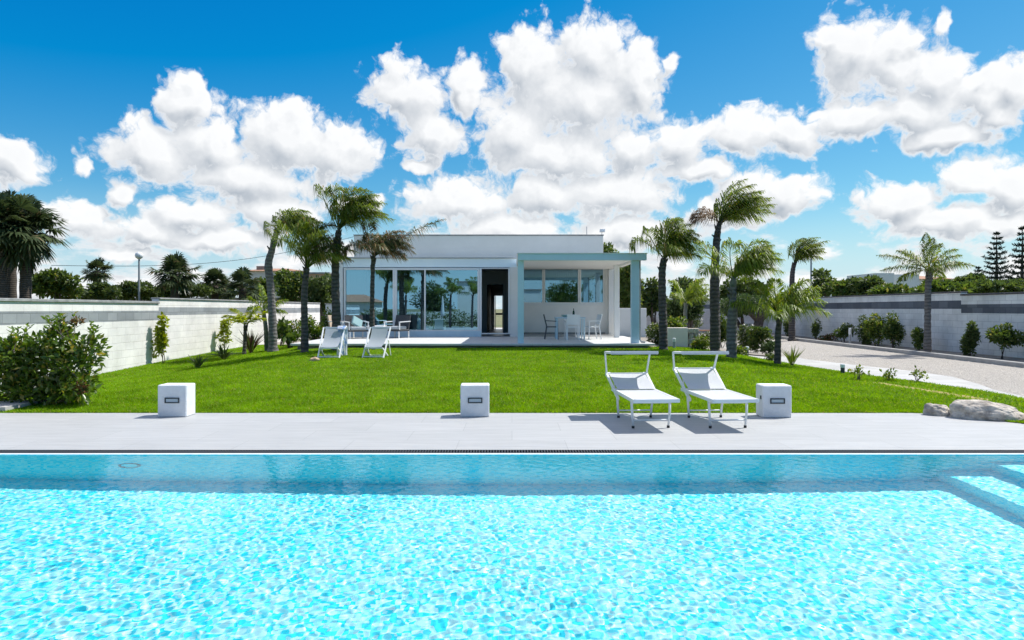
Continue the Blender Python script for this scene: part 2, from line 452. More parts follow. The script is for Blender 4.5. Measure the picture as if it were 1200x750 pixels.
# ------------------------------------------------------------------ ground heights and outlines
YB = 9.84
def deck_back(x):
    if x < 5.9: return YB
    if x < 7.8: return YB - (x - 5.9) * 1.2
    return 7.56
def sst(t):
    t = min(1, max(0, t)); return t * t * (3 - 2 * t)
def gz(x, y):
    """the lawn is a low mound: it climbs to the veranda and falls off to both side walls"""
    y0 = max(y, 9.84)
    zl = .0345 * (min(y0, 20) - 9.84) + .012 * min(max(y0 - 20, 0), 6)
    fall = sst((y0 - 9.84) / 4.5)
    z = zl - .38 * sst((-5.0 - x) / 4.5) * fall
    zr = .012 + .003 * (y0 - 9.84) + (.05 * max(0, 1 - abs(y0 - 11) / 1.2) if False else 0)
    t = sst((x - 4.7) / 3.4)
    z = z * (1 - t) + zr * t
    return z + .012 * math.sin(x * .9 + 1) * math.sin(y * .7) * min(1, max(0, (y - 9.9) / 1.5))
def gd(px, py):
    """distance at which the ground shows at a photo pixel"""
    best = None; d = 10.0
    while d < 45:
        e = H0 + F * (EYE - gz((px - 600) / F * d, d)) / d - py
        if e <= 0: return d
        d += .05
    return 45.0
def curve(pts):
    ys = [p[0] for p in pts]; xs = [p[1] for p in pts]
    return lambda y: float(np.interp(y, ys, xs))
LR = [(7.5, 8.7), (10, 8.25), (11, 8.35), (12.8, 8.5), (14.3, 8.2), (17, 7.6), (19, 6.85), (20.8, 6.2), (23, 5.3)]
lawn_r = curve(LR)
path_r = curve([(7.5, 8.85), (10.5, 8.6), (12.5, 8.85), (13.5, 9.25), (15, 9.65), (16.5, 9.5), (18.5, 8.9), (21, 8.3), (24, 8.0), (41, 8.0)])
KERB_X = 12.95
WALL_R, WALL_L = 15.0, -10.3
YE = 40.0


def sheet(name, xl, xr, ys, nx, z_off, m, warp_front=False, zf=gz):
    V = []; Fc = []
    for j, y in enumerate(ys):
        a, b = xl(y), xr(y)
        for i in range(nx + 1):
            x = a + (b - a) * i / nx
            yy = y
            if warp_front:
                k = max(0, 1 - (y - YB) / 4.0)
                yy = y - (YB - deck_back(x)) * k
            V.append((x, yy, zf(x, yy) + z_off))
    for j in range(len(ys) - 1):
        for i in range(nx):
            a = j * (nx + 1) + i
            Fc.append((a, a + 1, a + nx + 2, a + nx + 1))
    mb = MB(); mb.add(V, Fc)
    return tag(mb.build(name, m, smooth=True), kind='structure')


fl = lambda a, b, n: [a + (b - a) * i / n for i in range(n + 1)]

# ---- lawn
def lawn_mat():
    m = bpy.data.materials.new('lawn_turf'); m.use_nodes = True
    N, Lk = nodes(m); b = N['Principled BSDF']; b.inputs['Roughness'].default_value = .9; b.inputs['Specular IOR Level'].default_value = .1
    g = N.new('ShaderNodeNewGeometry')
    n1 = N.new('ShaderNodeTexNoise'); n1.inputs['Scale'].default_value = 18; n1.inputs['Detail'].default_value = 8; n1.inputs['Roughness'].default_value = .75
    n2 = N.new('ShaderNodeTexNoise'); n2.inputs['Scale'].default_value = .8; n2.inputs['Detail'].default_value = 5
    for n in (n1, n2): Lk.new(g.outputs['Position'], n.inputs['Vector'])
    ad = N.new('ShaderNodeMath'); ad.operation = 'MULTIPLY_ADD'; ad.inputs[1].default_value = .6
    Lk.new(n2.outputs['Fac'], ad.inputs[0])
    a2 = N.new('ShaderNodeMath'); a2.operation = 'MULTIPLY_ADD'; a2.inputs[1].default_value = .9; a2.inputs[2].default_value = -.25
    Lk.new(n1.outputs['Fac'], a2.inputs[0]); Lk.new(a2.outputs[0], ad.inputs[2])
    r = N.new('ShaderNodeValToRGB'); r.color_ramp.elements[0].position = .3; r.color_ramp.elements[1].position = .75
    r.color_ramp.elements[0].color = (.05, .11, .006, 1); r.color_ramp.elements[1].color = (.16, .26, .012, 1)
    Lk.new(ad.outputs[0], r.inputs['Fac'])
    # a worn dry streak that runs beside the drive
    sx = N.new('ShaderNodeSeparateXYZ'); Lk.new(g.outputs['Position'], sx.inputs[0])
    def mm(op, *a):
        q = N.new('ShaderNodeMath'); q.operation = op
        for i, v in enumerate(a):
            if isinstance(v, (int, float)): q.inputs[i].default_value = v
            else: Lk.new(v, q.inputs[i])
        return q.outputs[0]
    off = mm('ABSOLUTE', mm('SUBTRACT', sx.outputs['X'], mm('MULTIPLY_ADD', sx.outputs['Y'], -.18, 9.67)))
    st = mm('MULTIPLY', mm('LESS_THAN', off, .13), mm('MULTIPLY', mm('GREATER_THAN', sx.outputs['Y'], 11.0), mm('LESS_THAN', sx.outputs['Y'], 13.6)))
    mi = N.new('ShaderNodeMix'); mi.data_type = 'RGBA'; Lk.new(st, mi.inputs['Factor']); Lk.new(r.outputs['Color'], mi.inputs[6]); mi.inputs[7].default_value = (.34, .28, .11, 1)
    Lk.new(mi.outputs[2], b.inputs['Base Color'])
    return m
sheet('lawn', lambda y: WALL_L + .02, lawn_r, fl(YB, 28, 66), 80, 0, lawn_mat(), True)

def blade_mat():
    global PATCH
    PATCH = 1.3
    m = leaf_mat('grass_blade', (.075, .17, .002), (.25, .45, .008), (.40, .36, .10), .04, .4, .6, .15)
    return m
def grass():
    rng = np.random.default_rng(7)
    n = 460000
    u = rng.random(n)
    y = YB + (27.5 - YB) * (u ** 1.7)
    xl = np.full(n, WALL_L + .05); xr = np.interp(y, [q[0] for q in LR], [q[1] for q in LR]) - .02
    x = xl + (xr - xl) * rng.random(n)
    k = np.maximum(0, 1 - (y - YB) / 4.0)
    db = np.where(x < 5.9, YB, np.where(x < 7.8, YB - (x - 5.9) * 1.2, 7.56))
    y = y - (YB - db) * k + .01
    keep = ~((x > -6.55) & (x < 4.25) & (y > 19.98)) & ~((x > 4.2) & (y > 20.6))
    worn = (np.abs(x - (9.67 - .18 * y)) < .13 * (.6 + .8 * rng.random(n))) & (y > 11) & (y < 13.6)
    keep &= ~(worn & (rng.random(n) < .8))
    edge = (y < YB + .05) & (rng.random(n) < .45); keep &= ~edge
    x, y = x[keep], y[keep]; n = len(x)
    z = np.array([gz(a, b) for a, b in zip(x.tolist(), y.tolist())])
    patch = np.array([mnoise.noise(Vector((a * .7, b * .7, 3))) for a, b in zip(x.tolist(), y.tolist())])
    patch2 = np.array([mnoise.noise(Vector((a * 3.1, b * 3.1, 9))) for a, b in zip(x.tolist(), y.tolist())])
    hgt = (.024 + .014 * rng.random(n)) * (1 + .35 * patch + .35 * patch2)
    an = rng.random(n) * 2 * PI; w = .006 + .004 * rng.random(n)
    lean = .8 * hgt; la = rng.random(n) * 2 * PI
    P = np.stack([x, y, z], 1)
    dx = np.stack([np.cos(an) * w, np.sin(an) * w, np.zeros(n)], 1)
    tip = P + np.stack([np.cos(la) * lean, np.sin(la) * lean, hgt], 1)
    V = np.stack([P - dx, P + dx, tip], 1).reshape(-1, 3)
    Fc = np.arange(n * 3).reshape(-1, 3)
    o = np_mesh('grass', V, Fc, blade_mat())
    tag(o, 'short bright green grass covering the sloping lawn', 'grass', kind='stuff')
grass()

# ---- path, gravel drive, planting strip, beds
sheet('path', lambda y: lawn_r(y) - .05, path_r, fl(7.56, YE, 70), 6, -.012, M['path'])
sheet('gravel_driveway', lambda y: path_r(y) - .05, lambda y: KERB_X, fl(7.56, YE, 70), 16, -.03, M['gravel'])
sheet('planting_strip', lambda y: KERB_X + .12, lambda y: WALL_R + .02, fl(5, YE, 40), 4, .0, M['soil'])
sheet('planting_bed', lambda y: 4.2, lambda y: path_r(y) - .3, fl(20.6, YE, 24), 6, .02, M['soil'])
sheet('garden_bed', lambda y: WALL_L + .02, lambda y: -6.5, fl(27.9, YE + 4, 24), 4, .0, M['soil'])
sheet('back_yard', lambda y: -6.6, lambda y: 4.3, fl(33.9, YE, 10), 6, -.02, M['path'])
def stones():
    rng = np.random.default_rng(17); n = 8000
    y = 8 + 26 * rng.random(n) ** 1.3
    pr = np.array([path_r(v) for v in y.tolist()]); x = pr + .05 + (KERB_X - pr - .1) * rng.random(n)
    z = np.array([gz(a, b) for a, b in zip(x.tolist(), y.tolist())]) - .028
    r_ = .010 + .022 * rng.random(n) ** 2
    base = np.array([(1, 0, 0), (0, 1, 0), (-1, 0, 0), (0, -1, 0), (.1, .1, .7)])
    a = rng.random(n) * 6.28; ca, sa = np.cos(a), np.sin(a)
    V = np.empty((n, 5, 3))
    for k in range(5):
        bx, by, bz = base[k]; j = .7 + .6 * rng.random(n)
        V[:, k, 0] = x + r_ * j * (bx * ca - by * sa); V[:, k, 1] = y + r_ * j * (bx * sa + by * ca); V[:, k, 2] = z + r_ * bz
    i = np.arange(n)[:, None] * 5
    Fc = np.concatenate([i + np.array([q]) for q in ((0, 1, 4), (1, 2, 4), (2, 3, 4), (3, 0, 4))])
    m = mat('loose_stone', (.34, .315, .285), .95, (.50, .465, .42), 3, coord='Object')
    tag(np_mesh('loose_gravel', V.reshape(-1, 3), Fc, m), 'loose pale gravel stones lying over the drive', 'gravel', kind='stuff')
stones()
kb = MB()
ys = fl(7, YE, 40)
V = []; Fc = []
for j, y in enumerate(ys):
    z = gz(KERB_X, y)
    V += [(KERB_X - .01, y, z - .2), (KERB_X, y, z + .08), (KERB_X + .015, y, z + .095), (KERB_X + .15, y, z + .095), (KERB_X + .165, y, z - .2)]
for j in range(len(ys) - 1):
    for i in range(4):
        a = j * 5 + i
        Fc.append((a, a + 5, a + 6, a + 1))
kb.add(V, Fc); tag(kb.build('kerb', M['kerb']), kind='structure')
# small slab of path by the big shrub at the left edge
mb = MB(); mb.box(-8.45, -7.35, 9.9, 10.75, -.05, .075); tag(mb.build('side_path', M['path']), kind='structure')

# ---- open country to the horizon, a frame round the plot
gb = MB()
def gsheet(x0, x1, y0, y1, nx, ny, z):
    V = []; Fc = []
    for j in range(ny + 1):
        for i in range(nx + 1):
            V.append((x0 + (x1 - x0) * i / nx, y0 + (y1 - y0) * j / ny, z))
    for j in range(ny):
        for i in range(nx):
            a = j * (nx + 1) + i; Fc.append((a, a + 1, a + nx + 2, a + nx + 1))
    gb.add(V, Fc)
B = 4000
gsheet(-B, WALL_L - .1, -B, B, 8, 16, .05); gsheet(WALL_R + .1, B, -B, B, 8, 16, .05)
gsheet(WALL_L - .1, WALL_R + .1, YE + .05, B, 4, 16, .1); gsheet(WALL_L - .1, WALL_R + .1, -B, -6, 4, 8, .05)
gsheet(WALL_L - .1, WALL_R + .1, 9.8, YE + .05, 4, 8, -.5)
gsheet(WALL_L - .1, WALL_R + .1, -6, 0.9, 2, 2, -.10)
gsheet(6.9, WALL_R + .1, .9, 9.8, 2, 2, -.25)
tag(gb.build('ground', M['earth']), kind='structure')

# ---- pool
PX0, PX1, PY0, PY1, PD = -8.3, 6.3, 2.25, 7.06, -1.14
dk = MB()
xs = fl(WALL_L, 5.9, 40) + [6.3, 6.67, 7.0, 7.4, 7.8]
V = []; Fc = []
for x in xs: V += [(x, 7.275, 0), (x, deck_back(x) + .01, 0), (x, deck_back(x) + .01, -.15)]
for i in range(len(xs) - 1):
    a = i * 3; Fc += [(a, a + 3, a + 4, a + 1), (a + 1, a + 4, a + 5, a + 2)]
dk.add(V, Fc)
dk.add([(6.52, 0.9, 0), (8.7, .9, 0), (8.7, 7.275, 0), (6.52, 7.275, 0)], [(0, 1, 2, 3)])
dk.add([(WALL_L, -6, 0), (8.7, -6, 0), (8.7, .9, 0), (WALL_L, .9, 0)], [(0, 1, 2, 3)])
dk.add([(WALL_L, .9, 0), (6.52, .9, 0), (6.52, 2.05, 0), (WALL_L, 2.05, 0)], [(0, 1, 2, 3)])
dk.add([(WALL_L, 2.05, 0), (PX0 - .002, 2.05, 0), (PX0 - .002, 7.275, 0), (WALL_L, 7.275, 0)], [(0, 1, 2, 3)])
tag(dk.build('pool_deck', M['deck']), kind='structure')
ba = MB()
st = [(4.4, -.76), (4.95, -.39), (5.55, -.15)]
ba.add([(PX0, PY0, PD), (st[0][0], PY0, PD), (st[0][0], PY1, PD), (PX0, PY1, PD)], [(0, 1, 2, 3)])
ba.add([(PX0, PY0, PD), (PX0, PY1, PD), (PX0, PY1, 0), (PX0, PY0, 0)], [(0, 1, 2, 3)])
ba.add([(PX0, PY1, PD), (st[0][0], PY1, PD), (PX1, PY1, PD), (PX1, PY1, -.004), (PX0, PY1, -.004)], [(0, 1, 2, 3, 4)])
ba.add([(PX0, PY0, PD), (PX1, PY0, PD), (PX1, PY0, -.004), (PX0, PY0, -.004)], [(3, 2, 1, 0)])
zp = PD
for i, (x, z) in enumerate(st):
    xn = st[i + 1][0] if i + 1 < len(st) else PX1
    ba.add([(x, PY0, zp), (x, PY1, zp), (x, PY1, z), (x, PY0, z)], [(3, 2, 1, 0)])
    ba.add([(x, PY0, z), (xn, PY0, z), (xn, PY1, z), (x, PY1, z)], [(0, 1, 2, 3)])
    zp = z
ba.add([(PX1, PY0, zp), (PX1, PY1, zp), (PX1, PY1, -.004), (PX1, PY0, -.004)], [(3, 2, 1, 0)])
pool = tag(ba.build('pool_basin', M['mosaic']), kind='structure')
pool.cycles.is_caustics_receiver = True
cp = MB()
cp.box(PX0, 6.52, PY1 + .001, PY1 + .065, -.2, -.006)
cp.box(PX1 + .001, 6.52, 2.05, PY1, -.2, -.006); cp.box(PX0, PX1, 2.05, PY0 - .001, -.2, -.006)
tag(cp.build('pool_coping', M['coping']), kind='structure')

def water():
    nx, ny = 1800, 640
    X, Y = np.meshgrid(np.linspace(PX0, PX1, nx), np.linspace(PY0, PY1, ny))
    rng = np.random.default_rng(3); Z = np.zeros_like(X)
    # gusty ripples: short wavelets whose strength drifts over the pool
    env = np.zeros_like(X)
    for i in range(6):
        a = rng.random() * 6.28; k = 2 * PI / (1.2 + 2.5 * rng.random())
        env += np.sin(k * (math.cos(a) * X + math.sin(a) * Y) + rng.random() * 6.28)
    env = 1 + .05 * env
    for i in range(110):
        lam = .034 * 2 ** (rng.random() * 2.5); k = 2 * PI / lam
        a = rng.normal(.5, 1.1); ph = rng.random() * 6.28
        Z += WAVE * lam * (.08 / lam) ** .2 * np.sin(k * (math.cos(a) * X + math.sin(a) * Y) + ph)
    Z = Z * env - .012
    V = np.stack([X, Y, Z], -1).reshape(-1, 3)
    i, j = np.meshgrid(np.arange(nx - 1), np.arange(ny - 1))
    a = (j * nx + i).ravel()
    Fc = np.stack([a, a + 1, a + nx + 1, a + nx], 1)
    w = np_mesh('pool_water', V, Fc, M['water'], smooth=True)
    w.cycles.is_caustics_caster = True
    tag(w, kind='structure')
WAVE = .00030
water()

# overflow grate along the far edge
gr = thing('drain_grate', 'long dark slotted drain grate running along the far pool edge', 'drain grate', (0, 7.2, 0))
mb = MB(); mb.box(PX0, 6.5, -.072, .075, -.14, -.06); mb.build('channel', M['black'], gr)
mb = MB()
x = PX0
while x < 6.5:
    mb.box(x, x + .012, -.066, .07, -.02, -.003); x += .03
mb.box(PX0, 6.5, -.074, -.066, -.03, -.002); mb.box(PX0, 6.5, .07, .078, -.03, -.002)
mb.build('slats', mat('grate_plastic', (.035, .038, .045), .6), gr)

pl = thing('pool_light', 'small round underwater lamp on the far wall of the pool', 'pool light', (-3.95, PY1, -.5))
mb = MB(); rr = [(math.cos(a) * .10, -.012, math.sin(a) * .10) for a in fl(0, 2 * PI, 24)]
mb.tube(rr, .011, 6, False); mb.build('ring', M['pole'], pl)
mb = MB(); mb.add([(math.cos(2 * PI * k / 24) * .095, -.008, math.sin(2 * PI * k / 24) * .095) for k in range(24)], [tuple(range(24))]); mb.build('lens', M['mosaic'], pl)

# ------------------------------------------------------------------ boundary walls
def wall_x(name, label, x, y0, y1, z0, z1, m, capm, cap_t=.06, th=.2, side=1):
    """wall running along Y, its face towards the garden at x"""
    r = thing(name, label, 'wall', (x, y0, z0))
    xa, xb = (x - th, x) if side > 0 else (x, x + th)
    mb = MB(); mb.box(xa, xb, y0, y1, z0, z1 - cap_t); mb.build('wall_face', m, r, (x, y0, z0))
    mb = MB(); mb.bbox(xa - .04, xb + .04, y0, y1, z1 - cap_t + .002, z1, .01); mb.build('cap', capm, r, (x, y0, z0))
    return r
mL1 = block_mat('white_blocks', 'YZ', (1.17, 1.45), (.79, .765, .745), (.84, .815, .795), (.70, .675, .655), (.24, .26, .28), (.33, .35, .37))
mL2 = block_mat('white_blocks_far', 'YZ', (1.31, 1.55), (.79, .765, .745), (.84, .815, .795), (.70, .675, .655), (.24, .26, .28), (.33, .35, .37))
mR1 = block_mat('grey_white_blocks', 'YZ', (1.36, 1.65), (.78, .79, .77), (.88, .89, .87), (.54, .56, .55), bh=.22, bw=.5)
mR2 = block_mat('grey_white_blocks_far', 'YZ', (1.50, 1.785), (.78, .79, .77), (.88, .89, .87), (.54, .56, .55), bh=.22, bw=.5)
mB = block_mat('back_blocks', 'XZ', (1.50, 1.76), (.60, .57, .54), (.68, .68, .68), (.47, .47, .47), bh=.2)
wall_x('boundary_wall', 'white block wall with grey course, the near lower section on the left', WALL_L, 4.0, 19.9, -.6, 1.72, mL1, M['cap'], .07)
wall_x('boundary_wall', 'white block wall with grey course, the far higher section on the left', WALL_L, 19.902, 36.6, -.6, 1.83, mL2, M['cap'], .05)
wall_x('boundary_wall', 'grey block wall with dark course, the near lower section on the right', WALL_R, 4.0, 22.8, -.3, 2.0, mR1, M['dark_cap'], .06, side=-1)
wall_x('boundary_wall', 'grey block wall with dark course, the far higher section on the right', WALL_R, 22.802, YE, -.3, 2.09, mR2, M['dark_cap'], .05, side=-1)
r = thing('boundary_wall', 'block wall across the back of the driveway behind the spreading trees', 'wall', (4.3, YE, 0))
mb = MB(); mb.box(4.3, WALL_R + .2, YE + .01, YE + .2, -.3, 2.0); mb.build('wall_face', mB, r, (4.3, YE, 0))
mb = MB(); mb.bbox(4.3, WALL_R + .2, YE - .03, YE + .24, 2.002, 2.06, .01); mb.build('cap', M['dark_cap'], r, (4.3, YE, 0))
r = thing('boundary_wall', 'low brown rendered wall beyond the left garden wall', 'wall', (-26, 44, 0))
mb = MB(); mb.box(-28, -11.2, 44, 44.2, -.2, 2.15); mb.build('wall_face', M['brownwall'], r, (-26, 44, 0))
mb = MB(); mb.bbox(-28, -11.2, 43.95, 44.25, 2.152, 2.23, .01); mb.build('cap', M['cap'], r, (-26, 44, 0))
r = thing('boundary_wall', 'white end wall seen between the left garden wall and the villa', 'wall', (-10, 41, 0))
mb = MB(); mb.box(-11.2, -6.7, 41, 41.2, -.2, 1.78); mb.build('wall_face', M['stucco'], r, (-10, 41, 0))
mb = MB(); mb.bbox(-11.25, -6.7, 40.96, 41.24, 1.782, 1.83, .01); mb.build('cap', M['cap'], r, (-10, 41, 0))

# ------------------------------------------------------------------ the villa
FY, FS = 25.04, 31.95
fx = lambda px: (px - 600) / FS
fz = lambda py: EYE + (H0 - py) / FS
VZ = .4825
house = thing('villa', 'white flat roofed villa with glass front and covered terrace', 'house', (0, FY, VZ))
HO = (0, FY, VZ)
def hp(name, m, mb, parent=house, smooth=False): return mb.build(name, m, parent, HO, smooth)
mb = MB(); mb.bbox(-6.5, 4.2, 20, 34, VZ - .06, VZ, .006); hp('veranda_floor', M['veranda'], mb)
mb = MB(); mb.box(-6.35, 4.05, 20.22, 33.9, .0, VZ - .062); hp('veranda_base', M['cap'], mb)
mb = MB(); mb.box(fx(402), fx(564) , 25.0, 25.12, VZ, fz(388)); hp('plinth', M['pergola'], mb)
mb = MB(); mb.box(fx(402), .22, FY, 25.3, fz(313.2), 3.34); hp('fascia', M['fascia'], mb)
mb = MB(); mb.bbox(-6.32, .2, 24.97, 34.1, 3.342, 3.41, .008); mb.box(.2, 3.95, 25.32, 34.1, 3.344, 3.408); hp('roof', M['grey_stucco'], mb)
mb = MB(); mb.bbox(-6.25, 3.61, 27, 33, 3.41, 4.40, .01); pp = hp('parapet', M['warm_stucco'], mb)
mb = MB(); mb.box(-6.27, 3.63, 26.97, 33.03, 4.402, 4.44); hp('coping', M['cap'], mb, pp)
# outer and inner walls
mb = MB(); mb.box(-6.2, -6.0, 25.3, 34, VZ, 3.34); mb.box(-6.44, -6.2, 25.0, 25.3, .3, 3.2); hp('wall', M['stucco'], mb)
mb = MB(); mb.box(-6.0, -.86, 33.8, 34, VZ, 3.34); mb.box(-.42, 3.9, 33.8, 34, VZ, 3.34); mb.box(-.86, -.42, 33.8, 34, 2.15, 3.34); hp('wall', M['stucco'], mb)
mb = MB(); mb.box(fx(597.5), .22, FY, 25.3, VZ, fz(313.2)); hp('wall', M['stucco'], mb)
mb = MB(); mb.box(.0, .22, 25.3, 27.0, VZ, 3.34); hp('wall', M['stucco'], mb)
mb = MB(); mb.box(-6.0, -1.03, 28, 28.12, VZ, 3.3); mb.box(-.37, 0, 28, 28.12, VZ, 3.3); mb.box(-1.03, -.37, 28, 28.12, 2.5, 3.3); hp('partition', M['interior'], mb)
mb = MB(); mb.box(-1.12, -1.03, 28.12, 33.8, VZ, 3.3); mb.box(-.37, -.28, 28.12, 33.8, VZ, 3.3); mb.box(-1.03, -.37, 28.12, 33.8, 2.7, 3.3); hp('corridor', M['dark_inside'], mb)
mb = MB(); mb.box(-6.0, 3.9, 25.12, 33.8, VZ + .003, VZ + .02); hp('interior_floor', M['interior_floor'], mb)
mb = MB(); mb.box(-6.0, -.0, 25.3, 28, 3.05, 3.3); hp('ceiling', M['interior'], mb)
# terrace back wall (Y = 27) with its window band
TY, TS = 27.0, 800 / 27.0
tx = lambda px: (px - 600) / TS
tz = lambda py: EYE + (H0 - py) / TS
w0, w1, wt, wb = tx(611.5), tx(708.5), tz(313.8), tz(356)
mb = MB(); mb.box(.22, 3.9, TY, TY + .2, VZ, wb); mb.box(.22, w0, TY, TY + .2, wb, 3.34); mb.box(w1, 3.9, TY, TY + .2, wb, 3.34); mb.box(w0, w1, TY, TY + .2, wt, 3.34)
hp('wall', M['stucco'], mb)
mb = MB(); mb.box(3.7, 3.9, TY + .2, 34, VZ, 3.34); hp('wall', M['stucco'], mb)
mb = MB(); mb.box(.22, 3.68, TY - .02, TY - .002, VZ, VZ + .09); hp('skirting', M['cap'], mb)
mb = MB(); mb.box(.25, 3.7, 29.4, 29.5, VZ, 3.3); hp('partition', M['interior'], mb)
mb = MB(); mb.bbox(tx(712), tx(720), TY - .3, TY - .002, VZ, 3.05, .01); hp('pilaster', M['stucco'], mb)
mb = MB(); mb.box(tx(607), tx(709), TY - .06, TY - .003, wb - .07, wb - .002); hp('sill', M['frame'], mb)

def window(x0, x1, z0, z1, y, w=.07, m_glass='glass', mull=(), parent=house, dep=.09):
    mb = MB()
    mb.box(x0, x0 + w, y - .03, y + dep, z0, z1); mb.box(x1 - w, x1, y - .03, y + dep, z0, z1)
    mb.box(x0 + w, x1 - w, y - .03, y + dep, z1 - w, z1); mb.box(x0 + w, x1 - w, y - .03, y + dep, z0, z0 + w)
    for c in mull: mb.box(c - .025, c + .025, y - .02, y + dep - .02, z0 + w, z1 - w)
    f = hp('window', M['frame'], mb)
    edges = [x0 + w] + [c for c in mull] + [x1 - w]
    for a, b in zip(edges[:-1], edges[1:]):
        ga = a + (.025 if a in mull else 0); gb_ = b - (.025 if b in mull else 0)
        g = MB(); g.add([(ga, y + .03, z0 + w), (gb_, y + .03, z0 + w), (gb_, y + .03, z1 - w), (ga, y + .03, z1 - w)], [(0, 1, 2, 3)])
        hp('pane', M[m_glass], g, f)
    return f
zt, zb = fz(314), fz(389)
window(fx(403), fx(462.6), zb, zt, FY, .07)
window(fx(462.8), fx(562), zb, zt, FY, .075, mull=(fx(498),))
mb = MB()
for a, b, c, d in ((fx(562.2), fx(564.4), zb - .08, zt), (fx(595.6), fx(597.4), zb - .08, zt)): mb.box(a, b, FY - .03, FY + .12, c, d)
mb.box(fx(564.4), fx(595.6), FY - .03, FY + .12, zt - .03, zt); mb.box(fx(564.4), fx(595.6), FY - .03, FY + .12, zb - .08, zb - .04)
hp('door_frame', M['frame'], mb)
mb = MB(); mb.box(-.83, -.8, 33.75, 33.8, VZ, 2.14); mb.box(-.48, -.45, 33.75, 33.8, VZ, 2.14); mb.box(-.8, -.48, 33.75, 33.8, 1.2, 1.3); hp('back_door', M['frame'], mb)
for a, b in ((612, 637), (637.3, 679), (679.3, 708.3)):
    window(tx(a), tx(b), wb, wt, TY, .055, 'glass_clear')
# blinds drawn a third of the way down, curtains at the right pane
for a, b in ((614, 635.5), (640, 677), (682, 706.5)):
    mb = MB(); n = 34; V = []; Fc = []
    for i in range(n + 1):
        x = tx(a) + (tx(b) - tx(a)) * i / n; yy = TY + .16 + (.012 if i % 2 else 0)
        V += [(x, yy, tz(331)), (x, yy, wt - .03), ]
    for i in range(n): Fc.append((2 * i, 2 * i + 2, 2 * i + 3, 2 * i + 1))
    mb.add(V, Fc); hp('blind', M['blind'], mb)
for a, b in ((681.5, 686), (691, 695), (700, 707), (639.5, 644)):
    mb = MB(); n = 14; V = []; Fc = []
    for i in range(n + 1):
        x = tx(a) + (tx(b) - tx(a)) * i / n; yy = TY + .26 + .025 * math.sin(i * 1.9)
        V += [(x, yy, wb - .3), (x, yy, wt - .02)]
    for i in range(n): Fc.append((2 * i, 2 * i + 2, 2 * i + 3, 2 * i + 1))
    mb.add(V, Fc); hp('curtain', M['curtain'], mb, smooth=True)
# pergola
mb = MB(); mb.bbox(.175, 3.95, 20.0, 20.14, 2.925, 3.125, .008); hp('pergola_beam', M['pergola'], mb)
mb = MB(); mb.box(.18, 3.945, 20.14, TY - .002, 3.06, 3.12); mb.box(3.80, 3.944, 20.14, 24.4, 2.985, 3.06); hp('pergola_roof', M['soffit'], mb)
mb = MB(); mb.box(.15, 3.97, 19.97, 25.6, 3.122, 3.14); hp('pergola_flashing', M['paint'], mb)
for x0, x1, y0 in ((.17, .35, 20.0), (3.53, 3.76, 20.0), (3.64, 3.82, 24.1)):
    mb = MB(); mb.bbox(x0, x1, y0 + .16, y0 + .34, VZ, 3.06, .008); hp('post', M['pergola'] if y0 < 21 else M['paint'], mb)
mb = MB(); mb.tube([(3.80, 20.30, 3.05), (3.80, 20.30, VZ + .12), (3.84, 20.27, VZ + .04), (3.95, 20.24, VZ + .03)], .028, 8); hp('downpipe', M['cap'], mb)
# roof fittings
mb = MB(); mb.tube([(3.0, 27.4, 4.4), (3.0, 27.4, 4.80)], .012, 6); hp('antenna_pole', M['pole'], mb)
mb = MB(); mb.tube([(3.58, 27.2, 4.4), (3.58, 27.2, 4.6)], .012, 6); mb.bbox(3.50, 3.70, 27.1, 27.3, 4.56, 4.68, .01); hp('floodlight', M['paint'], mb)
mb = MB(); mb.lathe([(.17, 0), (.17, .06), (.13, .11), (.06, .14), (.01, .145)], (2.35, 24.6, 3.142), 16); hp('roof_vent', M['pole'], mb)
# low side wall beyond the terrace
lw = thing('low_wall', 'low white wall standing right of the covered terrace', 'wall', (4.0, 26, VZ))
mb = MB(); mb.bbox(4.0, 5.12, 26, 26.2, 0.2, 1.53, .01); mb.build('wall_face', M['stucco'], lw, (4.0, 26, VZ))

# retaining wall in the bed with stone end
r = thing('retaining_wall', 'low cream retaining wall with a rough stone end in the planting bed', 'wall', (4.9, 20.9, .3))
mb = MB(); mb.bbox(4.72, 5.35, 20.75, 21.0, .1, .93, .01); mb.build('wall_face', M['cream'], r, (4.9, 20.9, .3))
mb = MB()
for j in range(5):
    for i in range(2):
        mb.bbox(5.352 + i * .17 + (.03 if j % 2 else 0), 5.352 + i * .17 + .165, 20.74, 20.98, .12 + j * .16, .12 + j * .16 + .15, .015)
mb.build('stone_facing', M['rock'], r, (4.9, 20.9, .3))
bn = thing('bench', 'low brown wooden bench behind the stone ended retaining wall', 'bench', (6.3, 22.7, .36))
mb = MB()
for k in range(3): mb.bbox(-.5, .5, -.2 + k * .14, -.08 + k * .14, .40, .44, .01)
mb.build('seat', M['wood'], bn)
for sx in (-.42, .42):
    mb = MB(); mb.bbox(sx - .05, sx + .05, -.18, .18, -.05, .40, .01); mb.build('leg', M['wood'], bn)

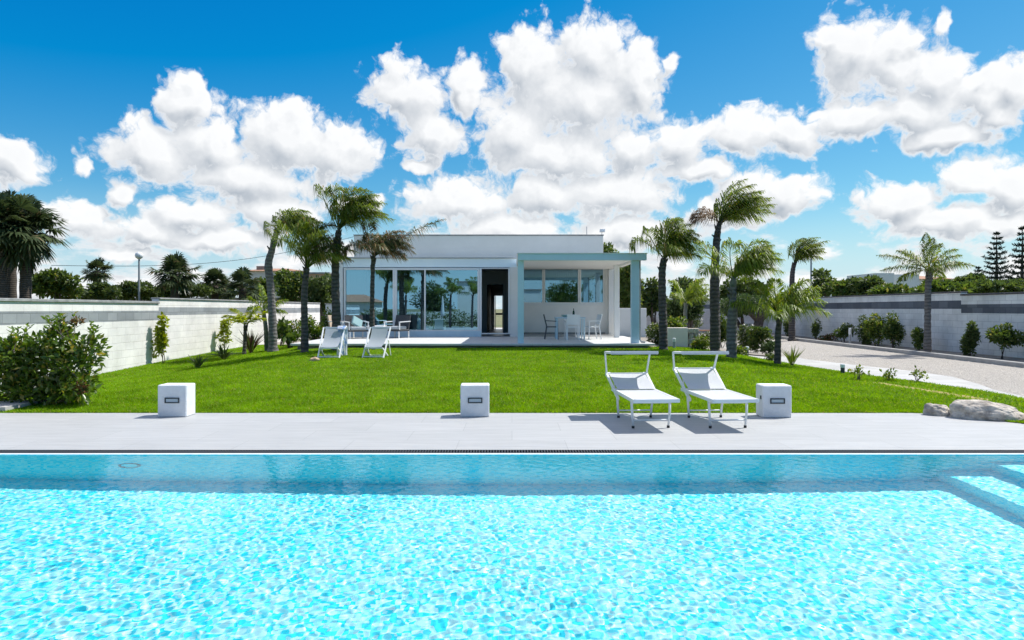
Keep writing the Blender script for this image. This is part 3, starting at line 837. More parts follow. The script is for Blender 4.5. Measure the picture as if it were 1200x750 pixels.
# ------------------------------------------------------------------ poolside cubes
def cube(x, y, label, rz):
    r = thing('lamp_cube', label, 'garden lamp', (x, y, 0), rz, 'white concrete lamp cubes on the pool deck')
    mb = MB(); mb.bbox(-.2, .2, 0, .28, .0, .445, .012); mb.build('body', M['concrete'], r)
    mb = MB(); a, b, c, d = -.097, .103, .195, .27; w = .016
    mb.box(a, b, -.012, .002, d - w, d); mb.box(a, b, -.012, .002, c, c + w); mb.box(a, a + w, -.012, .002, c + w, d - w); mb.box(b - w, b, -.012, .002, c + w, d - w)
    f = mb.build('lamp_frame', M['black'], r)
    mb = MB(); mb.box(a + w, b - w, -.005, .001, c + w, d - w); mb.build('lamp_lens', M['vent'], f)
    mb = MB(); mb.bbox(-.21, -.199, .04, .08, .25, .30, .004); mb.build('socket', M['black'], r)
    return r
cube((202.7 - 600) / F * 9.49, 9.46, 'white concrete lamp cube alone at the left end of the deck', .0)
cube((556.7 - 600) / F * 9.49, 9.46, 'white concrete lamp cube at mid deck in front of the lawn', .035)
cube((910.8 - 600) / F * 9.40, 9.40, 'white concrete lamp cube beside the right sun lounger', -.02)

# ------------------------------------------------------------------ sun loungers
def lounger(x, y, rz, back_deg, label):
    r = thing('sun_lounger', label, 'sun lounger', (x, y, 0), rz, 'white sun loungers with canopies on the deck')
    W = .275; Z = .375; y0, y1 = 0.0, .98
    mb = MB()
    for s in (-1, 1): mb.bar((s * W, y0, Z), (s * W, y1 + .28, Z), .03, .042)
    mb.bar((-W, y0 + .012, Z), (W, y0 + .012, Z), .03, .042); mb.bar((-W, y1, Z - .01), (W, y1, Z - .01), .025)
    mb.bar((-W, y1 + .27, Z), (W, y1 + .27, Z), .025)
    mb.build('frame', M['metal_white'], r)
    mb = MB(); n = 16; V = []; Fc = []
    for j in range(n + 1):
        t = j / n
        for i in range(7):
            u = -1 + 2 * i / 6
            V.append((u * (W - .012), y0 + .02 + t * (y1 - y0 - .03), Z + .018 - .012 * (1 - u * u) * math.sin(PI * t)))
    for j in range(n):
        for i in range(6): a = j * 7 + i; Fc.append((a, a + 1, a + 8, a + 7))
    mb.add(V, Fc); mb.build('seat', M['textile'], r, smooth=True)
    for sx in (-1, 1):
        for yy, out in ((y0 + .27, .0), (y1 + .12, .0)):
            leg = MB(); leg.tube([(sx * (W - .03), yy, Z - .02), (sx * (W - .035), yy - .01, .2), (sx * (W - .05), yy - .0, .012)], [.017, .016, .014], 8)
            l = leg.build('leg', M['metal_white'], r, smooth=True)
            ft = MB(); ft.tube([(sx * (W - .05), yy, .0), (sx * (W - .05), yy, .03)], .019, 8); ft.build('foot', M['rubber'], l)
    for yy, zz in ((y0 + .27, .1), (y1 + .12, .1), (y0 + .27, Z - .055)):
        mb = MB(); mb.tube([(-W + .035, yy, zz), (W - .035, yy, zz)], .011, 6); mb.build('stretcher', M['metal_white'], r, smooth=True)
    a = math.radians(back_deg); L = .62
    by, bz = y1 + .0, Z + .015
    ty, tz_ = by + L * math.cos(a), bz + L * math.sin(a)
    dy, dz = math.cos(a), math.sin(a)
    Wb = W + .005
    bf = MB()
    for s in (-1, 1): bf.bar((s * Wb * .99, by - .10 * dy, bz - .16 * dz - .06), (s * (Wb + .012), ty, tz_), .028, .036)
    bf.bar((-Wb - .012, ty, tz_), (Wb + .012, ty, tz_), .03, .036)
    for s in (-1, 1): bf.tube([(s * (Wb - .06), by + .46 * dy, bz + .46 * dz), (s * (Wb - .03), y1 + .24, Z)], .009, 6)
    bfo = bf.build('back_frame', M['metal_white'], r)
    mb = MB(); V = []; Fc = []
    for j in range(9):
        t = j / 8
        for i in range(7):
            u = -1 + 2 * i / 6
            sg = .025 * (1 - u * u) * math.sin(PI * t)
            V.append((u * (Wb - .018), by + (.02 + t * (L - .03)) * dy + sg * dz, bz + .012 + (.02 + t * (L - .03)) * dz - sg * dy))
    for j in range(8):
        for i in range(6): q = j * 7 + i; Fc.append((q, q + 1, q + 8, q + 7))
    mb.add(V, Fc); mb.build('backrest', M['textile'], r, smooth=True)
    # canopy on two arms from the top corners
    cz = .872; cy0, cy1 = ty - .46, ty - .06
    cm = MB()
    for s in (-1, 1):
        cm.bar((s * (Wb + .012), ty, tz_), (s * (Wb + .048), cy1, cz), .022, .026)
        cm.bar((s * (Wb + .048), cy1 + .01, cz), (s * (Wb + .048), cy0, cz + .022), .022, .026)
        cm.tube([(s * (Wb + .03), ty, tz_), (s * (Wb - .04), ty, tz_)], .026, 8)
    cm.bar((-Wb - .048, cy0, cz + .022), (Wb + .048, cy0, cz + .022), .024, .03); cm.bar((-Wb - .048, cy1, cz), (Wb + .048, cy1, cz), .024, .03)
    cf = cm.build('canopy_frame', M['metal_white'], r)
    mb = MB(); V = []; Fc = []
    for j in range(7):
        t = j / 6
        for k, zo in ((-1, .02), (1, .02)):
            V.append((k * (Wb + .05), cy0 + t * (cy1 - cy0), cz + .022 * (1 - t) + zo - .012 * math.sin(PI * t)))
    for j in range(6): Fc.append((2 * j, 2 * j + 1, 2 * j + 3, 2 * j + 2))
    mb.add(V, Fc)
    mb.add([(-Wb - .05, cy0 - .016, cz + .0), (Wb + .05, cy0 - .016, cz + .0), (Wb + .05, cy0 - .016, cz + .045), (-Wb - .05, cy0 - .016, cz + .045)], [(0, 1, 2, 3)])
    mb.build('canopy', M['textile'], cf)
    return r
lounger(1.765, 8.33, .065, 15.5, 'white sun lounger with its back reclined low, left of the pair')
lounger(2.735, 8.33, .065, 23, 'white sun lounger with its back raised, next to the lamp cube')

# ------------------------------------------------------------------ deck chairs on the lawn
def deck_chair(px, py, rz, label):
    d = 17.2
    x = (px - 600) / F * d; z = gz(x, d)
    r = thing('deck_chair', label, 'deck chair', (x, d, z), rz, 'folding sling chairs on the lawn')
    W = .285
    T = Vector((0, .74, .80)); fr = MB()
    for s in (-1, 1): fr.bar((s * W, 0, 0), (s * W, T.y, T.z), .03, .045)
    fr.bar((-W, T.y, T.z), (W, T.y, T.z), .035); fr.bar((-W, .035, .04), (W, .035, .04), .03)
    fr.build('long_frame', M['metal_white'], r)
    fr = MB(); w2 = W - .04
    for s in (-1, 1): fr.bar((s * w2, .66, .0), (s * w2, .05, .27), .028, .04)
    fr.bar((-w2, .05, .27), (w2, .05, .27), .035); fr.bar((-w2, .60, .035), (w2, .60, .035), .028)
    fr.build('seat_frame', M['metal_white'], r)
    for s in (-1, 1):
        fr = MB(); fr.bar((s * (W + .02), .45, .48), (s * (W + .02), .70, .02), .02, .03); fr.build('strut', M['metal_white'], r)
    n = 14; V = []; Fc = []
    for j in range(n + 1):
        t = j / n
        p = Vector((0, T.y + .02 - .012, T.z + .02)).lerp(Vector((0, .05, .29)), t)
        sag = .11 * math.sin(PI * min(1, t * 1.05)) * (.6 + .8 * t)
        for i in range(7):
            u = -1 + 2 * i / 6
            V.append((u * (w2 - .02), p.y + sag * .75, p.z - sag * .62 + .012 * u * u))
    for j in range(n):
        for i in range(6): q = j * 7 + i; Fc.append((q, q + 1, q + 8, q + 7))
    mb = MB(); mb.add(V, Fc); mb.build('sling', M['sling_grey'], r, smooth=True)
    r.scale = (.94, .94, .94)
    return r
c1 = deck_chair(385, 419.5, .06, 'grey sling deck chair with a patterned towel over one side')
c2 = deck_chair(437, 420, -.08, 'bare grey sling deck chair on the lawn, right of the towel chair')
# towel draped over the top bar and the right side of the first chair
n, k = 26, 8; V = []; Fc = []
mw = Matrix.Translation(c1.location) @ Matrix.Rotation(.06, 4, 'Z') @ Matrix.Scale(.94, 4)
random.seed(4)
for j in range(n + 1):
    t = j / n
    for i in range(k + 1):
        u = i / k
        xx = .10 + .24 * u + .02 * math.sin(t * 5) + (.04 * t)
        if t < .12: yy, zz = .70 - .1 * (.12 - t) / .12, .86 - .8 * (.12 - t)
        else:
            q = (t - .12) / .88
            yy = .70 - .10 * q - .05 * math.sin(q * 2.5); zz = .865 - .845 * q
        wv = .028 * math.sin(u * 9 + t * 3) * (.3 + t) + .20 * u * min(1, t * 3)
        V.append(mw @ Vector((xx, yy - .02 + wv, zz)))
for j in range(n):
    for i in range(k): a = j * (k + 1) + i; Fc.append((a, a + 1, a + k + 2, a + k + 1))
mb = MB(); mb.add(V, Fc); tw = mb.build('towel', M['towel'], smooth=True)
tw.modifiers.new('thick', 'SOLIDIFY').thickness = .012
tag(tw, 'white and blue patterned towel hanging over the left deck chair', 'towel')

def rock(name, label, cat, loc, rad, sq, seed, m, sub=4, rough=.35, group=None, rz=0.0):
    import bmesh
    bm = bmesh.new(); bmesh.ops.create_icosphere(bm, subdivisions=sub, radius=1)
    for v in bm.verts:
        p = v.co.copy(); o = Vector((seed * 7.3, seed * 1.7, seed * 3.1))
        m_ = max(abs(p.x), abs(p.y), abs(p.z)); p = p.lerp(p / m_, .18)
        q = mnoise.fractal(p * .9 + o, 1.0, 2.0, 2) * rough * .8 - abs(mnoise.noise(p * 1.9 + o)) * rough * .35 + mnoise.fractal(p * 4 + o, .9, 2.1, 6) * rough * .16
        p *= 1 + q
        v.co = Vector((p.x * sq[0], p.y * sq[1], max(p.z * sq[2], -.25 * sq[2]))) * rad
    me = bpy.data.meshes.new(name); bm.to_mesh(me); bm.free()
    me.materials.append(m)
    o = bpy.data.objects.new(name, me); COL.objects.link(o); o.location = loc; o.rotation_euler = (0, 0, rz)
    return tag(o, label, cat, group)
rock('rock', 'small rounded pale rock touching the big boulder at the deck edge', 'rock', (6.02, 9.66, .03), .17, (1.0, .8, .8), 1, M['rock'], group='pale rocks where deck meets lawn')
rock('rock', 'largest long pale boulder lying where the deck meets the lawn', 'rock', (6.50, 9.36, .03), .40, (1.1, .6, .50), 3.7, M['rock'], 5, .26, group='pale rocks where deck meets lawn', rz=-.35)
rock('rock', 'pale rock cut by the right edge of the picture', 'rock', (7.02, 8.9, .03), .24, (1, .8, .7), 5, M['rock'], group='pale rocks where deck meets lawn')
x, y, z = at(368.5, 423.5, 16.5)
st_ = rock('stone', 'small tan stone on the grass before the towel chair', 'stone', (x, y, gz(x, y) + .03), .095, (1.25, .9, .8), 8, M['stone_tan'], 3)

# ------------------------------------------------------------------ terrace dining set
def dining_chair(x, y, rz, label, m):
    r = thing('dining_chair', label, 'chair', (x, y, VZ), rz, 'chairs around the terrace table')
    mb = MB(); mb.bbox(-.2, .2, -.2, .2, .40, .43, .01); mb.build('seat', m, r)
    for sx in (-1, 1):
        mb = MB(); mb.bar((sx * .20, -.2, 0), (sx * .20, -.18, .60), .028); mb.build('leg', m, r)
        mb = MB(); mb.bar((sx * .20, .24, 0), (sx * .20, .17, .42), .028); mb.build('leg', m, r)
    mb = MB()
    for sx in (-1, 1): mb.bar((sx * .20, .17, .42), (sx * .20, .27, .82), .026)
    mb.bar((-.2, .27, .82), (.2, .27, .82), .03); mb.build('back_frame', m, r)
    mb = MB(); V = [(-.19, .185, .50), (.19, .185, .50), (.19, .265, .81), (-.19, .265, .81)]; mb.add(V, [(0, 1, 2, 3)]); mb.build('backrest', m, r)
    for sx in (-1, 1):
        mb = MB(); mb.bar((sx * .21, -.2, .60), (sx * .21, .22, .62), .03, .022); mb.build('armrest', m, r)
    return r
tb = thing('dining_table', 'white dining table set under the covered terrace roof', 'table', (1.95, 23.1, VZ), 0)
mb = MB(); mb.bbox(-.5, .5, -.42, .42, .70, .735, .01); mb.build('tabletop', M['pergola'], tb)
for sx in (-1, 1):
    for sy in (-1, 1):
        mb = MB(); mb.bar((sx * .45, sy * .37, 0), (sx * .45, sy * .37, .70), .045); mb.build('leg', M['pergola'], tb)
dining_chair(1.34, 23.0, PI / 2, 'shade-darkened chair at the left end of the terrace table', M['chairshade'])
dining_chair(2.0, 22.42, PI, 'white armchair with its back to the garden at the table', M['paint'])
dining_chair(2.70, 22.95, -PI / 2 + .25, 'white chair pulled out at the right end of the table', M['paint'])
dining_chair(2.05, 23.78, 0.05, 'white chair on the wall side of the terrace table', M['paint'])
mb = MB(); mb.lathe([(.036, 0), (.038, .02), (.038, .16), (.03, .20), (.013, .235), (.013, .29), (.015, .295)], (2.08, 23.05, VZ + .737), 14)
tag(mb.build('bottle', M['glassgreen'], smooth=True), 'dark green bottle standing on the terrace table', 'bottle')
mb = MB(); mb.lathe([(.05, 0), (.09, .03), (.14, .08), (.15, .085), (.13, .075), (.08, .03), (.01, .02)], (1.78, 23.0, VZ + .737), 18)
tag(mb.build('bowl', M['ceramic'], smooth=True), 'pale green bowl on the terrace table beside the bottle', 'bowl')

# ------------------------------------------------------------------ lounge seats in front of the glass
def armchair(x, y, rz, label, m, cush, pil=False):
    r = thing('armchair', label, 'armchair', (x, y, VZ), rz, 'lounge seats on the veranda by the glass')
    mb = MB(); mb.bbox(-.33, .33, -.30, .30, .24, .30, .015); mb.build('seat_base', m, r)
    mb = MB(); mb.bbox(-.27, .27, -.29, .22, .302, .41, .03); mb.build('seat_cushion', M[cush], r)
    mb = MB(); mb.add([(-.31, .24, .3), (.31, .24, .3), (.31, .36, .80), (-.31, .36, .80), (-.31, .30, .3), (.31, .30, .3), (.31, .42, .80), (-.31, .42, .80)],
           [(0, 1, 2, 3), (7, 6, 5, 4), (3, 2, 6, 7), (0, 3, 7, 4), (1, 5, 6, 2)]); mb.build('backrest', m, r)
    for s in (-1, 1):
        mb = MB(); mb.bar((s * .33, -.28, .56), (s * .33, .33, .58), .055, .03); mb.bar((s * .33, -.27, .30), (s * .33, -.27, .55), .03); mb.build('armrest', M['frame'], r)
        for yy in (-.27, .28):
            mb = MB(); mb.bar((s * .30, yy, 0), (s * .30, yy, .24), .035); mb.build('leg', M['frame'], r)
    if pil:
        p = MB(); p.bbox(-.2, .2, -.05, .05, -.17, .17, .04)
        o = p.build('cushion', M['cushion2'])
        o.location = (x + .02, y - .02, VZ + .56); o.rotation_euler = (-.5, .5, rz + .2)
        tag(o, 'grey green scatter cushion leaning in the dark armchair', 'cushion')
    return r
armchair(-5.35, 23.5, .5, 'dark wicker armchair with grey green cushion by the glass', M['wicker'], 'cushion', True)
armchair(-4.05, 24.0, -.5, 'dark wicker armchair right of the low white table', M['wicker'], 'cushion')
armchair(-5.95, 23.9, 1.2, 'tan backed armchair at the left end of the veranda', M['tan'], 'cushion')
ct = thing('coffee_table', 'low white coffee table between the veranda armchairs', 'table', (-4.7, 23.7, VZ))
mb = MB(); mb.bbox(-.3, .3, -.3, .3, .40, .435, .01); mb.build('tabletop', M['paint'], ct)
for sx in (-1, 1):
    for sy in (-1, 1):
        mb = MB(); mb.bar((sx * .26, sy * .26, 0), (sx * .26, sy * .26, .40), .035); mb.build('leg', M['paint'], ct)

# ------------------------------------------------------------------ palms
def frond(rng, p0, d0, L, droop, wind, leaf, n_leaf=46, twist=0.0, hang=.8, acc=None, rach=None, width=.022, ws=1.0):
    """feather frond: arching rib with hanging leaflets; d0 start direction, wind pushes tip and leaflets"""
    p0 = np.array(p0); d0 = unit(np.array(d0, dtype=float)); W = np.array(wind, dtype=float)
    tt = np.linspace(0, 1, 12)
    bend = W * .50 + np.array([0, 0, -1.0 * droop])
    pos = lambda t: p0 + (d0[None] * t[:, None] + bend[None] * (t[:, None] ** 2.2) * .75) * L
    rib = pos(tt)
    seg = np.diff(rib, axis=0); ln = np.linalg.norm(seg, axis=1).sum(); sc = L / ln
    pos2 = lambda t: p0 + (pos(t) - p0) * sc
    rib = pos2(tt)
    rach.append(rib)
    t = np.linspace(.14, .995, n_leaf) + rng.normal(0, .004, n_leaf)
    t = np.clip(t, .1, 1); P = pos2(t); T = unit(pos2(np.clip(t + .01, 0, 1.01)) - P + 1e-9)
    up = np.array([0, 0, 1.0]); side = unit(np.cross(T, up[None] + .02)); nor = unit(np.cross(side, T))
    prof = leaf * np.clip(np.sin(PI * np.clip(t * .92 + .1, 0, 1)) ** .6, .2, 1)
    for s in (-1, 1):
        k = rng.normal(0, .18, n_leaf)
        D = T * (.55 + .4 * t[:, None]) + side * s * (.80 - .25 * t[:, None]) + nor * (.22 + k[:, None]) + W[None] * .22 * ws
        D[:, 2] += -.12 + rng.normal(0, .10, n_leaf)
        D = unit(D); l = prof * (.85 + .3 * rng.random(n_leaf))
        w = width * (.8 + .4 * rng.random(n_leaf))
        # two-step drooping leaflet
        m1 = P + D * (l * .5)[:, None]
        D2 = unit(D * .55 + W[None] * .30 * ws + np.array([0, 0, -1.25 * hang])[None] * (.7 + .6 * rng.random(n_leaf))[:, None])
        tip = m1 + D2 * (l * .6)[:, None]
        sd = unit(np.cross(D, nor + rng.normal(0, .5, (n_leaf, 3))))
        acc.append(np.stack([P, m1 + sd * (w / 2)[:, None], tip, m1 - sd * (w / 2)[:, None]], 1))


def crown_mesh(name, acc, rach, m, parent, off, rib_r=.014):
    V = np.concatenate(acc, 0).reshape(-1, 3); n = len(V) // 4
    i = np.arange(n)[:, None] * 4
    Fc = np.concatenate([i + np.array([[0, 1, 3]]), i + np.array([[1, 2, 3]])], 0)
    ex = MB()
    for rb in rach:
        k = len(rb); ex.tube([tuple(p) for p in rb], [rib_r * (1.2 - 1.0 * j / k) for j in range(k)], 4, False)
    if ex.v:
        V2 = np.array(ex.v); F2 = np.array(ex.f, dtype=int) + len(V)
        tri = np.concatenate([F2[:, [0, 1, 2]], F2[:, [0, 2, 3]]], 0)
        V = np.concatenate([V, V2]); Fc = np.concatenate([Fc, tri])
    return np_mesh(name, V - np.array(off)[None], Fc, m, parent)


def spline(pts, n):
    """Catmull-Rom through (x, y, z, r) tuples"""
    P = np.array([pts[0]] + list(pts) + [pts[-1]], dtype=float); out = []
    m = len(pts) - 1
    for q in np.linspace(0, m - 1e-6, n):
        i = int(q); t = q - i
        a, b, c, d = P[i], P[i + 1], P[i + 2], P[i + 3]
        out.append(.5 * (2 * b + (c - a) * t + (2 * a - 5 * b + 4 * c - d) * t * t + (3 * b - a - 3 * c + d) * t ** 3))
    return np.array(out)


def palm(label, px_pts, d, fronds, seed, leaf=.5, m='palm_leaf', tm='palm_trunk', dry=(), bright=(), wind=(.8, 0, -.1), boots=8, group='feather palms round the lawn', n_leaf=46, d_lean=0.0, shaft=0, width=.026, base_z=None, hang=.85, ws=1.0):
    """px_pts: trunk centre line as (px, py, width px); fronds: (azimuth deg [0=right,90=away], elevation deg, length m, droop)"""
    rng = np.random.default_rng(seed)
    pts = []
    for i, (px, py, w) in enumerate(px_pts):
        dd = d + d_lean * i / (len(px_pts) - 1)
        x, y, z = at(px, py, dd); pts.append((x, y, z, w / F * dd / 2))
    base = (pts[0][0], pts[0][1], base_z if base_z is not None else gz(pts[0][0], pts[0][1]))
    pts[0] = (pts[0][0], pts[0][1], base[2] - .05, pts[0][3])
    r = thing('palm_tree', label, 'palm tree', base, 0, group)
    sp = spline(pts, 40)
    rad = sp[:, 3] * (1 + .06 * np.sin(np.arange(40) * 2.1) + rng.normal(0, .03, 40)); rad[0] *= 1.25; rad[1] *= 1.12
    mb = MB(); mb.tube([tuple(p[:3]) for p in sp], list(rad), 12)
    # old leaf-base stubs near the top
    for k in range(boots):
        q = int(39 - rng.random() * 9); p = sp[q]; a = rng.random() * 2 * PI; rr = rad[q]
        o = Vector((math.cos(a), math.sin(a), 0))
        s0 = Vector(p[:3]) + o * rr * .7
        mb.tube([s0, s0 + o * rr * .9 + Vector((0, 0, .07 + .1 * rng.random()))], [.04, .012], 5)
    mb.build('trunk', M[tm], r, base, smooth=True)
    top = sp[-1][:3]
    if shaft:
        mb = MB(); hh = shaft; q = sp[-1]; rr = rad[-1]
        mb.tube([tuple(q[:3] + np.array([0, 0, -.02])), tuple(q[:3] + np.array([0, 0, hh * .3])), tuple(q[:3] + np.array([.01, 0, hh * .7])), tuple(q[:3] + np.array([.02, 0, hh]))], [rr * 1.05, rr * 1.15, rr * .8, rr * .4], 10)
        mb.build('crownshaft', M['crownshaft'], r, base, smooth=True)
        top = q[:3] + np.array([.01, 0, hh * .75])
    groups = {m: ([], [])}
    for i, fr in enumerate(fronds):
        if i - len(fronds) in dry or i - len(fronds) in bright: i = i - len(fronds)
        az, el, L, dr = fr[:4]
        key = 'palm_dry' if i in dry else ('palm_mixed' if i in bright else m)
        groups.setdefault(key, ([], []))
        az, el = math.radians(az), math.radians(el)
        d0 = (math.cos(az) * math.cos(el), math.sin(az) * math.cos(el), math.sin(el))
        w = wind if len(fr) < 5 else fr[4]
        frond(rng, top + np.array([0, 0, -.05 + .1 * rng.random()]), d0, L, dr, w, leaf * 1.12, int(n_leaf * 1.05), acc=groups[key][0], rach=groups[key][1], width=width, hang=hang, ws=ws)
    for key, (acc, rach) in groups.items():
        if acc:
            o = crown_mesh('crown' if key == m else ('dry_frond' if key == 'palm_dry' else 'browning_frond'), acc, rach, M[key], r, base)
            if key == 'palm_dry': tag(o, 'dry brown hanging frond')
    return r


def ring(rng, n, el0, el1, L0, L1, dr0, dr1, bias=None):
    """n fronds spread in azimuth; bias: more of them start down-wind (to the right)"""
    out = []
    for i in range(n):
        az = 360 * i / n + rng.uniform(-18, 18)
        if bias and rng.random() < bias: az = rng.uniform(-60, 60)
        out.append((az, rng.uniform(el0, el1), rng.uniform(L0, L1), rng.uniform(dr0, dr1)))
    return out
R = random.Random(11)
WIND = (.95, 0, -.05)
# left group
palm('palm with a crooked pale trunk, leftmost of the four before the veranda', [(320, 411, 11), (319, 370, 9), (317, 335, 8.5), (314.5, 310, 9), (319, 292, 7), (325, 268, 6)], 21.3,
     ring(R, 19, 15, 62, 1.15, 1.6, .55, 1.0, .75), 1, .52, 'palm_leaf', 'palm_trunk_pale', wind=(1.05, 0, -.12))
palm('palm with a dark trunk and brownish wind-combed crown behind the stone', [(357, 413, 10), (357, 385, 8), (356.5, 350, 7.5), (358, 328, 7), (360, 314, 6)], 19.0,
     ring(R, 19, 40, 88, 1.2, 1.65, .4, .8, .3) + [(30, 75, 1.5, .8), (10, 70, 1.4, .9)], 2, .50, 'palm_leaf', 'palm_trunk', bright=(3, 6, -1, -2), wind=(.55, 0, -.1))
palm('tall palm behind the towel deck chair, crown arching right', [(394, 405, 11), (394, 370, 10), (393, 330, 9), (393.5, 300, 8.5), (397, 270, 7)], 19.3,
     ring(R, 19, 40, 85, 1.3, 1.75, .45, .8, .5), 3, .55, 'palm_leaf', 'palm_trunk', wind=(1.0, 0, -.15))
palm('slim palm behind the bare deck chair with one frond blown far right', [(436, 405, 7), (436, 370, 5.5), (436.5, 330, 5), (437.5, 300, 4.6)], 19.6,
     ring(R, 16, 30, 80, .9, 1.35, .5, .85, .4) + [(-5, 38, 2.35, .07, (.35, 0, -.22)), (8, 55, 1.3, .8)], 4, .46, 'palm_mixed', 'palm_trunk', wind=(.8, 0, -.15))
# right group
palm('palm at the right corner of the covered terrace, bushy crown', [(777.5, 408, 10.5), (777, 380, 9.5), (776, 345, 9), (776, 318, 8.5), (778, 303, 7.5)], 19.6,
     ring(R, 22, 35, 85, 1.0, 1.45, .45, .8, .45), 5, .50, 'palm_leaf', 'palm_trunk', wind=(.85, 0, -.1))
palm('tallest palm on the right, crown streaming to the right', [(838, 413, 12), (838, 385, 11.5), (837.5, 345, 11), (838, 310, 9.5), (840, 280, 8), (843, 262, 5.5)], 19.5,
     [(R.uniform(-80, 80), R.uniform(35, 82), R.uniform(1.35, 1.85), R.uniform(.3, .65)) for _ in range(18)] + [(175, 55, .95, .9, (-.3, 0, -.1)), (195, 40, .9, .8, (-.3, 0, -.1))], 6, .52, 'palm_leaf', 'palm_trunk', dry=(-1, -2), wind=(1.15, 0, -.02))
palm('stout pale trunked palm with bright crown, just right of the tallest palm', [(857, 420, 12.5), (857.5, 395, 12), (858, 375, 12), (859, 355, 9), (859, 335, 7)], 17.9,
     ring(R, 19, 30, 80, 1.05, 1.5, .35, .7, .45), 7, .52, 'palm_leaf_bright', 'palm_trunk_pale', wind=(.7, 0, -.05), shaft=.25)
palm('short palm at the lawn edge with drooping yellow-green leaflets', [(911, 428, 9), (911.5, 405, 7), (912, 388, 7), (914, 372, 6)], 17.2,
     ring(R, 19, 15, 75, .95, 1.3, .4, .75, .25), 8, .46, 'palm_leaf_bright', 'palm_trunk', wind=(.5, 0, -.05), hang=.8)
palm('far palm with dark wind-bent crown beyond the drive', [(928, 395, 8), (928, 350, 6.5), (928.5, 322, 5.5), (931, 308, 5)], 31,
     ring(R, 16, 40, 85, 1.3, 1.9, .3, .7, .6), 9, .55, 'palm_leaf', 'palm_trunk', wind=(1.1, 0, -.05), n_leaf=36, width=.035, group='feather palms beyond the lawn')
palm('palm standing alone against the right wall beside the drive', [(1087, 417, 9), (1087, 380, 7.5), (1087.5, 340, 7), (1088.5, 318, 6.5)], 22.3,
     [(178, 32, 1.75, .28, (-.25, 0, -.1)), (170, 18, 1.5, .35, (-.2, 0, -.1)), (190, 48, 1.4, .4, (0, 0, -.1)), (95, 80, 1.25, .1, (.15, 0, 0)), (60, 75, 1.2, .2, (.3, 0, 0)), (10, 45, 1.35, .35, (.35, 0, -.1)),
      (-8, 25, 1.4, .3, (.3, 0, -.1)), (0, 60, 1.25, .45, (.3, 0, -.1)), (-70, 30, 1.2, .4), (-110, 55, 1.2, .4), (250, 20, 1.1, .5), (120, 50, 1.2, .4), (40, 15, 1.1, .5), (150, 5, 1.0, .5)], 10, .40, 'palm_leaf', 'palm_trunk_pale', wind=(.3, 0, -.1), group='feather palms beyond the lawn')
palm('small yellowish palm in the bed behind the terrace corner', [(803, 392, 5), (803, 372, 4.5), (803.5, 355, 4)], 26.5,
     ring(R, 14, 20, 75, 1.0, 1.5, .3, .6, .4), 12, .42, 'palm_leaf_bright', 'crownshaft', wind=(.5, 0, -.05), n_leaf=34, width=.03, group='feather palms beyond the lawn', boots=2)
# young palm by the left wall
palm('young bright green palm with a short stem by the left wall', [(286, 414, 4.5), (287, 398, 4), (287.5, 381, 4)], 22.0,
     [(178, 42, .85, .5, (0, 0, -.1)), (165, 60, .75, .5, (0, 0, -.1)), (200, 30, .75, .5, (0, 0, 0)), (5, 45, .9, .25, (.2, 0, 0)), (-15, 30, .8, .4, (.1, 0, 0)), (25, 65, .7, .4, (.1, 0, 0)), (-90, 45, .7, .5, (0, 0, 0)), (90, 50, .7, .5, (0, 0, 0))],
     13, .24, 'leaf_lime', 'palm_trunk', wind=(0, 0, 0), n_leaf=30, width=.05, group='young palms by the left wall', boots=3, hang=.25)
palm('young leaning palm clump behind the crooked trunk palm', [(313, 407, 6), (311.5, 385, 5), (309, 365, 4)], 23,
     [(120, 75, 1.0, .3, (-.2, 0, 0)), (175, 60, .8, .4, (-.2, 0, 0)), (60, 70, .8, .4, (.2, 0, 0)), (10, 45, .9, .4, (.3, 0, 0)), (-30, 40, .7, .6, (.2, 0, 0)), (-120, 40, .7, .7, (-.1, 0, 0)), (5, 20, .8, .5, (.2, 0, 0))],
     14, .28, 'palm_leaf_bright', 'crownshaft', wind=(0, 0, 0), n_leaf=30, width=.045, group='young palms by the left wall', boots=2)


